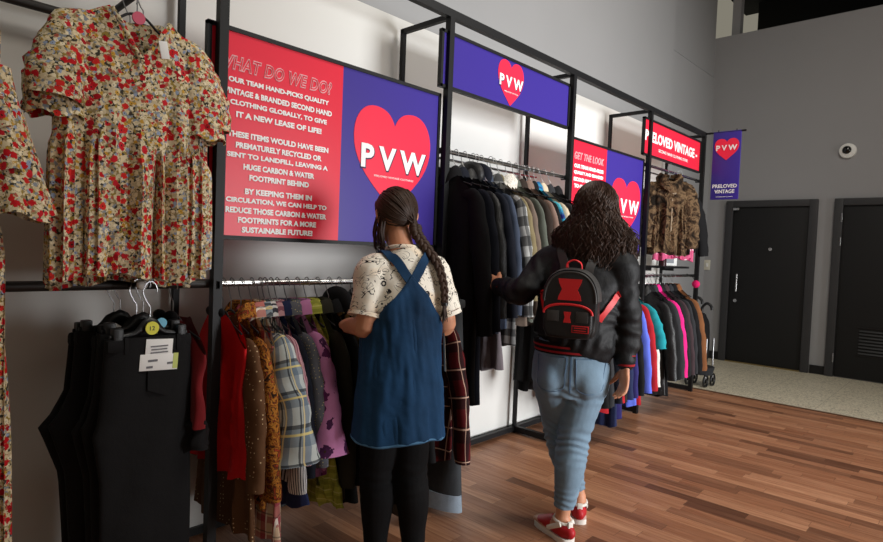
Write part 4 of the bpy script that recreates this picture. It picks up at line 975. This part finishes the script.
def jf(c, n):
    d = 0.
    for kn in (J['rknee'], J['lknee']):
        dz = c.z-kn.z
        if abs((c-kn).xy.length) < .13: d += math.exp(-(dz/.085)**2)*.0045*sin(dz*165+9*fnoise(c, 7.)+c.x*14)
    d += math.exp(-((c.z-.66)/.05)**2)*.003*sin(c.z*150+8*fnoise(c, 8.))
    d += math.exp(-((c.z-.18)/.06)**2)*.003*sin(c.z*190+9*fnoise(c, 9.))
    return d+.0025*fnoise(c, 16)
displace(me, jf); tj = bvh(me); 
jm = me.copy(); shift(jm, W2); jeans = link('jeans', jm, M['jeans'], w2)
back = fh
def pocket(cx):
    def fn(u, v):
        x = (u-.5)*.125; z = -v*.13-(.022*(1-abs(2*u-1)) if v > .9 else .022*v*(1-abs(2*u-1)))
        return hipc+rh*(cx+x*(1-.12*v))+V((0, 0, .055+z))
    return fn
for sx in (-1, 1): patch(tj, pocket(.083*sx), 10, 10, back, .003).build('back_pocket', M['jeans'], jeans)
for sx in (-1, 1):
    fn = pocket(.083*sx); pts = []
    for u, v in [(0, 0), (0, .5), (0, 1), (.5, 1), (1, 1), (1, .5), (1, 0), (.5, 0), (0, 0)]:
        p = fn(u, v); h = tj.ray_cast(p-back*.4+back*.0, back); pts.append((h[0] if h[0] is not None else p)-back*.0035)
    MB().tube(pts, .0016, 6, sub=3).build('pocket_stitching', M['jeans_seam'], jeans)
def seamp(u, v): return hipc+rh*((u-.5)*.006)+V((0, 0, .1-.2*v))
patch(tj, seamp, 1, 16, back, .002).build('centre_seam', M['jeans_seam'], jeans)
# jacket
b = MB()
b.tube([J['pelvis']+V((0, 0, .055)), J['waist']+V((-.004, -.004, -.03)), J['waist']+V((0, 0, .06)), J['chest']+V((0, 0, -.02)), J['sh']+V((0, 0, -.03)), J['sh']+V((.006, -.006, .035)), J['neck']+V((-.008, .006, 0))], [(.168, .133), (.185, .15), (.186, .148), (.188, .14), (.175, .115), (.12, .085), (.068, .064)], 30, ref=r2, sub=5)
for s_, e_, w_, sl in (('ls', 'le', 'lw', -1), ('rs', 're', 'rw', 1)):
    S, E, Wr = J[s_], J[e_], J[w_]; We = Wr.lerp(E, .08)
    b.tube([J['sh'].lerp(S, .45), S, S.lerp(E, .45), E, E.lerp(We, .5), We], [.08, .078, .068, .060, .055, .044], 22, sub=5, rnd=True)
me = fuse(b, .007, 4)
def kf(c, n):
    d = .007*fnoise(c, 9., 3)+.004*fnoise(c, 22, 1)
    for e_, s_, w_ in (('le', 'ls', 'lw'), ('re', 'rs', 'rw')):
        q = (c-J[e_]).length
        ax = (J[w_]-J[s_]).normalized(); t = (c-J[e_]).dot(ax)
        if q < .26: d += math.exp(-(q/.16)**2)*.0055*sin(t*95+7*fnoise(c, 7)+3*n.x)
    d += math.exp(-((c.z-.90)/.05)**2)*.007*(.5+.5*sin(18*math.atan2(c.y-J['waist'].y, c.x-J['waist'].x)+4*fnoise(c, 5)))
    return d
displace(me, kf); tk = bvh(me)
jk = me.copy(); shift(jk, W2); jacket = link('jacket', jk, M['bomber'], w2)
def band(c, r, h, ref, mat, name, parent, rot=None, ax=V((0, 0, 1)), flare=.97):
    m = MB().tube([c-ax*h/2, c, c+ax*h/2], [(r[0]*flare, r[1]*flare), r, (r[0]*1.02, r[1]*1.02)], 40, ref=ref, sub=3); return m.build(name, mat, parent)
band(J['pelvis']+V((0, 0, .062)), (.176, .141), .05, r2, M['rib'], 'hem_band', jacket)
for e_, w_ in (('le', 'lw'), ('re', 'rw')):
    ax = (J[e_]-J[w_]).normalized(); band(J[w_]+ax*.022, (.041, .041), .05, perp(ax, (1, 0, 0)), M['rib'], 'cuff', jacket, ax=ax)
# shoes
def shoe(parent, ank, toe, lift=0.):
    side = toe.cross(V((0, 0, 1))); g = V((ank.x, ank.y, lift))
    sh = MB(); sole = MB()
    R = []; 
    prof = [(-.062, .018), (-.05, .032), (-.02, .036), (.03, .035), (.08, .041), (.12, .043), (.155, .036), (.178, .018)]
    for zz in (.0, .012, .024):
        ring = []
        for x, w in prof: ring.append(g+toe*x+side*w*1.06+V((0, 0, zz)))
        for x, w in reversed(prof): ring.append(g+toe*x-side*w*1.06+V((0, 0, zz)))
        R.append(ring)
    sole.rings(R, True, True)
    up = MB()
    up.tube([g-toe*.058+V((0, 0, .05)), g-toe*.03+V((0, 0, .052)), g+toe*.02+V((0, 0, .05)), g+toe*.07+V((0, 0, .046)), g+toe*.12+V((0, 0, .036)), g+toe*.16+V((0, 0, .03))], [(.024, .028), (.037, .04), (.038, .043), (.042, .036), (.042, .024), (.03, .014)], 18, ref=side, sub=3, rnd=True)
    u = up.build('shoe', M['redshoe'], parent); sole.build('sole', M['sole'], u)
    c = g-toe*.056; 
    MB().box(c+V((0, 0, .075)), (.026, .014, .05), Matrix((side, toe, V((0, 0, 1)))).transposed(), .005).build('heel_tab', M['sole'], u)
    for s_ in (-1, 1):
        MB().tube([g-toe*.035+side*.037*s_+V((0, 0, .085)), g+toe*.01+side*.041*s_+V((0, 0, .06)), g+toe*.05+side*.043*s_+V((0, 0, .035))], [(.004, .011)]*3, 8, ref=side, sub=4).build('side_stripe', M['sole'], u)
    cc = g-toe*.005+V((0, 0, .09)); MB().tube([cc+(toe*cos(a)*.042+side*sin(a)*.037)+V((0, 0, .006*cos(a))) for a in [2*PI*k/24 for k in range(25)]], .007, 8).build('shoe_collar', M['sole'], u)
shoe(w2, J['rank'], toeR); shoe(w2, J['lank'], toeL)
# hair
def curly(parent, P, Mx, mat, name, seed, n, rx, length, head_c):
    rng = random.Random(seed); m = MB()
    up = Mx @ V((0, 0, 1)); f = Mx @ V((0, 1, 0)); r = Mx @ V((1, 0, 0)); Z = V((0, 0, 1))
    m.ball(P(0, -.018, .048), (.081, .091, .089), Mx, 20, 14)
    R = []
    for j, (zz, w, d, yb) in enumerate([(.06, .085, .085, -.03), (0, .1, .085, -.045), (-.08, .125, .08, -.06), (-.16, .142, .075, -.068), (-.22, .142, .06, -.072), (-.265, .12, .04, -.075)]):
        R.append([P(0, yb, 0)+Z*zz+r*(w*cos(a)*.9)+f*(d*sin(a)*.8) for a in [2*PI*k/20 for k in range(20)]])
    m.rings(R, True, True)
    cc = P(0, -.022, .045)
    for k in range(n):
        az = rng.uniform(-2.2, 2.2); t0 = rng.uniform(.02, 1.25)
        side, bk = sin(az), -cos(az)
        L = length*rng.uniform(.74, 1.04); wd = rng.uniform(.78, 1.2); ph = rng.uniform(0, 6.28); cr = rng.uniform(.005, .0105); pit = rng.uniform(.05, .10); sg = rng.choice((-1, 1)); lift = rng.uniform(1.0, 1.16)
        base = []
        for i in range(7):
            a = lerp(t0, 1.75, i/6); base.append(cc+(r*side*.082*sin(a)+f*bk*.092*sin(a)+up*.092*cos(a))*lift)
        e = base[-1]
        for i in range(1, 9):
            t = i/8; w_ = smooth(t*1.3)*(1-.3*smooth((t-.7)/.3))
            base.append(e+r*side*(.088*wd*w_)+f*bk*(.03*w_)-Z*(L-.1)*t)
        pts = []; rad = []; base = catmull(base, 3); n_ = len(base); dist = 0.
        for i, c in enumerate(base):
            t = i/(n_-1)
            if i: dist += (c-base[i-1]).length
            a = ph+sg*2*PI*dist/pit; amp = cr*smooth(t*2.2)
            pts.append(c+(r*cos(a)+f*sin(a))*amp+(r*fnoise(c, 9, k)*.012+f*fnoise(c, 9, k+3.)*.008)*smooth(t*1.5)); rad.append(lerp(.0027, .0011, t**2))
        m.tube(pts, rad, 4)
    o = m.build(name, mat, parent); return o
curly(w2, P2, MX2, M['hair_dark'], 'hair', 11, 1700, .1, .385, J['head'])

# backpack
bpc = V((2.222, -.772, .928)); fb = V(f2); rb = V((fb.y, -fb.x, 0))
bag = empty('backpack', tuple(bpc)); tag(bag, 'small black and grey backpack with red hourglass emblem, worn by the long-haired woman', 'backpack')
MXB = Matrix((rb, fb, V((0, 0, 1)))).transposed()
BP = lambda x, y, z: bpc+MXB @ V((x, y, z))
def dome(w, h, n=40, k=.55):
    pts = []
    for i in range(n+1):
        t = i/n*PI; x = cos(t); z = sin(t)
        pts.append((w/2*abs(x)**.8*(1 if x > 0 else -1), h*k+(h*(1-k))*z**.9))
    pts += [(-w/2*1.0, h*.5*k), (-w/2*.98, .035), (-w/2*.86, .006), (0, 0), (w/2*.86, .006), (w/2*.98, .035), (w/2*1., h*.5*k)]
    return pts
def puffy(o, y0, y1, bulge=.0, inset=.012):
    cx = sum(p[0] for p in o)/len(o); cz = sum(p[1] for p in o)/len(o); R = []
    for y, q in ((y0, .93), (lerp(y0, y1, .08), 1.), (lerp(y0, y1, .85), 1.), (lerp(y0, y1, .97), .96), (y1, .88)):
        R.append([BP(cx+(x-cx)*q, y, cz+(z-cz)*q) for x, z in o])
    return MB().rings(R, True, True)
puffy(dome(.225, .285), .055, -.055).build('bag_body', M['bag'], bag)
def gusset():
    o = dome(.228, .288)[0:41]; m = MB()
    m.tube([BP(x, .0, z) for x, z in o], [(.047, .008)]*41, 8, ref=fb); return m
gusset().build('gusset', M['baggrey'], bag, label='grey side gusset')
zp = dome(.215, .278)[0:41]; MB().tube([BP(x, -.052, z) for x, z in zp], .005, 8).build('zip_piping', M['baggrey'], bag)
pk = dome(.2, .145, 40, .72); puffy(pk, -.04, -.085).build('front_pocket', M['bag'], bag)
MB().tube([BP(x, -.083, z) for x, z in pk[0:41]], .0055, 8).build('pocket_piping', M['bagred'], bag, label='red pocket piping')
def hourglass(w, h, cz, y, cx=0.):
    o = [(-w/2, h/2), (w/2, h/2), (w/2*.92, h*.3), (w*.33, 0), (w/2*.92, -h*.3), (w/2, -h/2), (-w/2, -h/2), (-w/2*.92, -h*.3), (-w*.33, 0), (-w/2*.92, h*.3)]
    m = MB().prism([(x+cx, z+cz) for x, z in o], -.002, .004); m.v = [BP(v.x, v.y+y, v.z) for v in m.v]; return m
hourglass(.098, .09, .205, -.057).build('emblem', M['bagred'], bag, label='red hourglass emblem')
hourglass(.03, .045, .092, -.0865).build('small_emblem', M['bagred'], bag, label='small red hourglass emblem')
for sx in (-1, 1): MB().box(BP(sx*.06, -.085, .095), (.05, .006, .045), MXB, .002).build('mesh_panel', M['baggrey'], bag, label='grey panel')
MB().box(BP(.055, -.086, .045), (.07, .004, .03), MXB, .001).build('name_patch', M['bagred'], bag, label='red name patch')
MB().box(BP(.055, -.0885, .045), (.062, .001, .022), MXB).build('patch_face', M['bag'], bag)
for zz in (.05, .04): MB().box(BP(.055, -.0895, zz), (.05, .0006, .004), MXB).build('patch_line', M['bagred'], bag)
MB().tube([BP(-.03, .03, .285), BP(-.028, .02, .315), BP(0, .018, .328), BP(.028, .02, .315), BP(.03, .03, .285)], [(.009, .004)]*5, 8, sub=4).build('grab_handle', M['bagred'], bag, label='red grab handle')
for sx, top in ((-1, J['ls']), (1, J['rs'])):
    a = BP(sx*.05, .06, .27)
    ribbon(tk, [a, a+V((0, 0, .06))+r2*.02*sx+f2*.03, J['sh']+r2*.085*sx+V((0, 0, .055))-f2*.03, J['sh']+r2*.1*sx+V((0, 0, .05))+f2*.05, J['chest']+r2*.11*sx+f2*.14, J['waist']+r2*.14*sx+f2*.10+V((0, 0, .05))], .038, .004, .006).build('shoulder_strap', M['baggrey'], bag)
    ribbon(tk, [J['chest']+r2*.172*sx+V((0, 0, .01))-f2*.01, J['chest']+r2*.16*sx+V((0, 0, -.02))-f2*.08, BP(sx*.115, .05, .07)], .026, .006, .004).build('lower_strap', M['bagred'], bag, label='red lower strap')

# ======== short woman in dungaree dress
W1 = V((1.59, -.42, 0))
f1 = V((.42, .907, 0)); r1 = V((.907, -.42, 0))
K = {k: V(v) for k, v in dict(pelvis=(1.562, -.412, .73), waist=(1.567, -.417, .90), chest=(1.57, -.415, 1.06), sh=(1.575, -.41, 1.19), neck=(1.582, -.385, 1.28), head=(1.598, -.325, 1.388),
  ls=(1.468, -.357, 1.198), le=(1.42, -.378, .985), lw=(1.475, -.20, .955), rs=(1.68, -.455, 1.202), re=(1.722, -.505, .985), rw=(1.80, -.32, .95),
  lhip=(1.515, -.388, .70), rhip=(1.612, -.434, .70), lknee=(1.503, -.372, .40), rknee=(1.610, -.452, .40), lank=(1.511, -.375, .09), rank=(1.628, -.468, .09)).items()}
b = MB()
b.tube([K['pelvis']-V((0, 0, .09)), K['pelvis'], K['waist'], K['chest'], K['sh'], K['sh']+V((.01, .008, .045))], [(.12, .09), (.15, .11), (.12, .09), (.135, .1), (.13, .075), (.07, .058)], 24, ref=r1, sub=4, rnd=True)
b.tube([K['sh']+V((.0, 0, .02)), K['neck'], K['neck'].lerp(K['head'], .5)], [.055, .047, .047], 16, sub=3, rnd=True)
P1, MX1 = head_into(b, K['head'], (.36, .85, -.36), (.13, .33, .93), .94)
for s_, e_, w_ in (('ls', 'le', 'lw'), ('rs', 're', 'rw')):
    b.tube([K['sh'].lerp(K[s_], .5), K[s_], K[s_].lerp(K[e_], .5), K[e_], K[e_].lerp(K[w_], .4), K[w_]], [.05, .05, .046, .041, .038, .026], 16, sub=4, rnd=True)
hand_into(b, K['lw'], (.5, .8, .15), (.3, -.2, -.8), (.7, -.6, .3), .16, .5)
hand_into(b, K['rw'], (.55, .8, .1), (-.5, .3, -.7), (-.6, .5, .4), .16, .5)
toe1 = V((.45, .89, 0)).normalized()
leg(b, K['lhip'], K['lknee'], K['lank'], toe1, (.076, .05, .046, .03)); leg(b, K['rhip'], K['rknee'], K['rank'], toe1, (.076, .05, .046, .03))
me = fuse(b, .0052, 2); shift(me, W1)
w1 = link('person', me, M['skin']); w1.location = W1; tag(w1, 'short woman with a braid in a blue denim dungaree dress and black leggings, back turned', 'person')
eyes(P1, MX1, w1, M['hair_brown'], .94)
# leggings
b = MB()
b.tube([K['pelvis']+V((0, 0, .1)), K['pelvis'], K['pelvis']-V((0, 0, .1))], [(.14, .10), (.156, .12), (.12, .095)], 24, ref=r1, sub=3, rnd=True)
for h, k, a in (('lhip', 'lknee', 'lank'), ('rhip', 'rknee', 'rank')):
    H, Kn, A = K[h], K[k], K[a]
    b.tube([H+V((0, 0, .03)), H-V((0, 0, .04)), H.lerp(Kn, .5), Kn, Kn.lerp(A, .3)-f1*.014, Kn.lerp(A, .7), A+V((0, 0, .005))], [.092, .092, .079, .066, .066, .052, .043], 20, sub=4)
me = fuse(b, .006, 3); displace(me, lambda c, n: .002*fnoise(c, 18)+math.exp(-((c.z-.4)/.06)**2)*.002*sin(c.z*160+6*fnoise(c, 8)))
shift(me, W1); link('leggings', me, M['legging'], w1)
for a in ('lank', 'rank'):
    g = V((K[a].x, K[a].y, 0)); side = toe1.cross(V((0, 0, 1)))
    u = MB().tube([g-toe1*.058+V((0, 0, .052)), g-toe1*.03+V((0, 0, .055)), g+toe1*.02+V((0, 0, .052)), g+toe1*.07+V((0, 0, .046)), g+toe1*.12+V((0, 0, .036)), g+toe1*.16+V((0, 0, .03))], [(.028, .034), (.04, .046), (.041, .047), (.044, .036), (.043, .024), (.03, .014)], 18, ref=side, sub=3, rnd=True).build('shoe', M['blackplastic'], w1)
    R = []
    prof = [(-.06, .02), (-.045, .034), (.03, .037), (.1, .044), (.15, .037), (.176, .018)]
    for zz in (0, .02): R.append([g+toe1*x+side*w+V((0, 0, zz)) for x, w in prof]+[g+toe1*x-side*w+V((0, 0, zz)) for x, w in reversed(prof)])
    MB().rings(R, True, True).build('sole', M['sole'], u)
# t-shirt
b = MB()
b.tube([K['waist']-V((0, 0, .03)), K['waist']+V((0, 0, .06)), K['chest'], K['sh']+V((0, 0, -.04)), K['sh']+V((.004, .003, .025)), K['neck']+V((-.004, -.003, -.012))], [(.132, .105), (.138, .11), (.142, .115), (.138, .1), (.105, .076), (.06, .058)], 30, ref=r1, sub=5)
for s_, e_, sl in (('ls', 'le', -1), ('rs', 're', 1)):
    S, E = K[s_], K[e_]; d = (E-S).normalized(); out = r1*sl
    b.tube([K['sh'].lerp(S, .4), S+out*.004-V((0, 0, .008)), S.lerp(E, .4)+out*.004, S.lerp(E, .80)+out*.006], [.058, .066, .068, .066], 22, sub=5)
me = fuse(b, .006, 3)
def tf(c, n):
    d = .005*fnoise(c, 11, 2)+.003*fnoise(c, 24, 5)
    q = (c-K['chest']).dot(r1)
    d += .005*sin(q*70+5*fnoise(c, 5))*smooth((1.16-c.z)/.08)*smooth((c.z-.85)/.1)
    return d
displace(me, tf); tt = bvh(me); tm = me.copy(); shift(tm, W1); tee = link('t_shirt', tm, M['squiggle'], w1)
for s_, e_, sl in (('ls', 'le', -1), ('rs', 're', 1)):
    S, E = K[s_], K[e_]; d = (E-S).normalized()
    MB().tube([S.lerp(E, .79)+r1*sl*.006, S.lerp(E, .86)+r1*sl*.007], [.0675, .069], 26, caps=False).build('sleeve_hem', M['squiggle'], tee)
MB().tube([K['neck']+V((-.004, -.003, -.004))+r1*cos(a)*.058+f1*sin(a)*.056+V((0, 0, -.012*sin(a))) for a in [2*PI*k/32 for k in range(33)]], .0075, 8).build('neck_band', M['squiggle'], tee)
# dungaree dress
R = []; N = 96; rows = 44; rg = random.Random(4); ph = [rg.uniform(0, 6.28) for _ in range(6)]
zh = .56
jz, sz = 1.175, .99
def dprof(z):
    cx = interp(z, [(.5, K['pelvis'].x), (.9, K['waist'].x), (1.06, K['chest'].x), (1.2, K['sh'].x)]); cy = interp(z, [(.5, K['pelvis'].y-.01), (.9, K['waist'].y), (1.06, K['chest'].y), (1.2, K['sh'].y)])
    rx = interp(z, [(.5, .180), (.6, .174), (.75, .165), (.9, .153), (1.0, .150), (1.1, .146), (1.2, .142)]); ry = interp(z, [(.5, .165), (.6, .155), (.75, .142), (.9, .128), (1.0, .124), (1.1, .122), (1.2, .104)])
    return V((cx, cy, z)), rx, ry
for j in range(rows+1):
    v = j/rows; ring = []
    for i in range(N):
        th = 2*PI*i/N                     # 0 = straight back
        tb = abs((th+PI) % (2*PI)-PI)
        kk = max(0., 1-tb/1.12); tf_ = max(0., 1-abs(th-PI)/1.0)
        ztop = sz+(jz-sz)*kk**1.1+(1.13-sz)*(smooth(tf_*1.8))
        z = ztop+(zh-ztop)*v
        c, rx, ry = dprof(z)
        fl = smooth((.95-z)/.4)
        w = 1+fl*(.03*sin(5*th+ph[0])+.024*sin(8*th+ph[1])+.014*sin(13*th+ph[2]+3*z))+.012*sin(4*th+9*z)*(1-fl)
        # the bib follows the flat of the back: pull towards it
        p = c+r1*(rx*sin(th)*w)-f1*(ry*cos(th)*w)
        if z > .98:
            h = tt.find_nearest(p)
            if h[0] is not None:
                want = h[0]+h[1]*.011; blend = smooth((z-.98)/.1); p = p.lerp(V((want.x, want.y, p.z)), blend)
                h2 = tt.find_nearest(p)
                if (p-h2[0]).dot(h2[1]) < .009: p = h2[0]+h2[1]*.009
        p.z += .010*sin(3*th+ph[3])*smooth((v-.8)/.2)
        p += V((fnoise(p, 14), fnoise(p, 14, 4), 0))*.004
        ring.append(p)
    R.append(ring)
me = MB().rings(R, True, False)
me = evalmesh(me, [('SOLIDIFY', dict(thickness=.006, offset=-1.)), ('SUBSURF', dict(levels=1))])
def dfold(c, n):
    a = math.atan2((c-K['waist']).dot(r1), -(c-K['waist']).dot(f1))
    return .006*fnoise(V((a*2.2, c.z*2.5, 0)), 2.2, 3)*smooth((1.12-c.z)/.15)+.0035*fnoise(V((a*4+c.z*3, c.z*6, 0)), 1.8, 7)+.0012*fnoise(c, 45)
displace(me, dfold)
td = bvh(me); shift(me, W1); dress = link('dungaree_dress', me, M['dungaree'], w1)
hemp = [R[-1][i] for i in range(N)]+[R[-1][0]]
MB().tube([p+V((0, 0, .002)) for p in hemp], [(.006, .008)]*len(hemp), 8).build('frayed_hem', M['dung_seam'], dress, label='pale frayed hem')
top = [R[0][i] for i in range(N)]+[R[0][0]]
MB().tube(top, .0045, 8).build('top_edge', M['dungaree'], dress)
join = R[0][0]
for sl in (-1, 1):
    st = [join+V((0, 0, -.02))+r1*.006*sl, join+V((0, 0, .02))+r1*.03*sl, K['sh']+r1*.062*sl+V((0, 0, .05))-f1*.06, K['sh']+r1*.082*sl+V((0, 0, .06))+f1*.0, K['sh']+r1*.08*sl+f1*.09, K['chest']+r1*.07*sl+f1*.125+V((0, 0, .06))]
    ribbon(tt, st, .036, .007, .005, 6).build('shoulder_strap', M['dungaree'], dress)
cs_ = [join+V((0, 0, -.002))-f1*.006, join+V((0, 0, -.1))-f1*.012, K['waist']-f1*.15+V((0, 0, -.1)), K['pelvis']-f1*.185+V((0, 0, -.15))]
q = K['waist']+r1*.165; MB().tube([q+V((0, 0, .09))-f1*.02, q+r1*.004+V((0, 0, .0))-f1*.03, q+r1*.012+V((0, 0, -.1))-f1*.03], [(.009, .002)]*3, 8, ref=f1, sub=4).build('cord', cloth('cream_cord', (214, 204, 180)), dress, label='cream hanging cord')
# hair: swept back to a side braid
m = MB(); up = MX1 @ V((0, 0, 1)); ff = MX1 @ V((0, 1, 0)); rr1 = MX1 @ V((1, 0, 0)); s = .94
m.ball(P1(0, -.016, .046), (.083*s, .093*s, .089*s), MX1, 28, 18)
nape = P1(.055, -.088, -.06); rg = random.Random(9)
for k in range(230):
    az = rg.uniform(-1.9, 1.9); e0 = rg.uniform(.1, 1.25)
    pts = []
    fr = V((sin(az)*cos(e0)*.085, -cos(az)*cos(e0)*.094+.0, sin(e0)*.092))
    if rg.random() < .6: fr = V((rg.uniform(-.07, .07), rg.uniform(.02, .06), .075))
    a = P1(fr.x, fr.y-.024, fr.z+.04)
    for i in range(13):
        t = i/12; p = a.lerp(nape+V((rg.gauss(0, .003), 0, 0)), t)
        loc = MX1.inverted() @ (p-P1(0, -.024, .04)); l = V((loc.x/(.086*s), loc.y/(.097*s), loc.z/(.093*s)))
        if (l.length < 1. or i == 0 or i < 6) and t < .9: p = P1(0, -.024, .04)+MX1 @ (V((l.x*.086*s, l.y*.097*s, l.z*.093*s))/max(l.length, .05)*(1.+.02*sin(k)))
        pts.append(p)
    pts = catmull(pts, 2); m.tube(pts, .0034, 5)
hair = m.build('hair', M['hair_brown'], w1)
m = MB()
path = [nape+ff*.01, nape-ff*.004-V((0, 0, .03)), V((1.630, -.470, 1.285)), V((1.648, -.520, 1.22)), V((1.656, -.548, 1.14)), V((1.655, -.556, 1.07))]
path = catmull(path, 14)
for st in range(3):
    pts = []; rad = []
    for i, p in enumerate(path):
        t = i/(len(path)-1); a = t*2*PI*5+st*2*PI/3; w = lerp(.0145, .008, t)
        tg_ = (path[min(i+1, len(path)-1)]-path[max(i-1, 0)]).normalized(); x = perp(tg_, r1); y = tg_.cross(x)
        pts.append(p+x*sin(a)*w+y*sin(2*a)*w*.45); rad.append(lerp(.0135, .007, t))
    m.tube(pts, rad, 10, rnd=True)
br = m.build('braid', M['hair_brown'], w1)
m = MB()
for k in range(40):
    p = path[-1]; d = V((rg.uniform(-.012, .012), rg.uniform(-.012, .012), -rg.uniform(.04, .075))); m.tube([p+V((rg.uniform(-.006, .006), rg.uniform(-.006, .006), .01)), p+d*.5+V((rg.uniform(-.004, .004), 0, 0)), p+d], [.003, .0026, .001], 5, sub=2)
m.build('braid_tip', M['hair_brown'], br)
MB().tube([path[-3]+V((0, 0, .0)), path[-1]+V((0, 0, -.004))], .0135, 12).build('hair_tie', M['blackplastic'], br)
m = MB()
for k in range(46):
    x0 = rg.uniform(-.085, -.06); a = P1(x0, rg.uniform(-.05, .03), rg.uniform(-.04, .02)); L = rg.uniform(.07, .14)
    m.tube([a, a+V((0, 0, -L*.5))-rr1*rg.uniform(0, .012), a+V((0, 0, -L))+rr1*rg.uniform(-.006, .012)], [.0028, .0024, .001], 5, sub=5)
m.build('loose_strands', M['hair_brown'], hair)

# ---------------------------------------------------------------- light
def area(name, loc, target, size, power, col):
    l = bpy.data.lights.new(name, 'AREA'); l.shape = 'RECTANGLE'; l.size, l.size_y = size; l.energy = power; l.color = col
    o = bpy.data.objects.new(name, l); C.objects.link(o); o.location = loc; o.rotation_euler = (V(target)-V(loc)).to_track_quat('-Z', 'Y').to_euler(); return o
def area_spread(o, deg): o.data.spread = math.radians(deg); return o
area_spread(area('shop_window_daylight', (4.2, -6.4, 1.3), (3.9, .3, 1.25), (2.6, 2.3), 150, (.97, .985, 1.)), 74)
area('ceiling_lamp', (3.2, -2.4, 5.1), (3.2, -1.2, 0), (4.2, 1.2), 190, (1., .94, .84))
w = bpy.data.worlds.new('world'); sc.world = w; w.use_nodes = True
w.node_tree.nodes['Background'].inputs[0].default_value = (1., .93, .74, 1); w.node_tree.nodes['Background'].inputs[1].default_value = .28
sc.view_settings.view_transform = 'Standard'; sc.view_settings.look = 'None'; sc.view_settings.exposure = -.38; sc.view_settings.gamma = 1.; sc.view_settings.use_curve_mapping = False
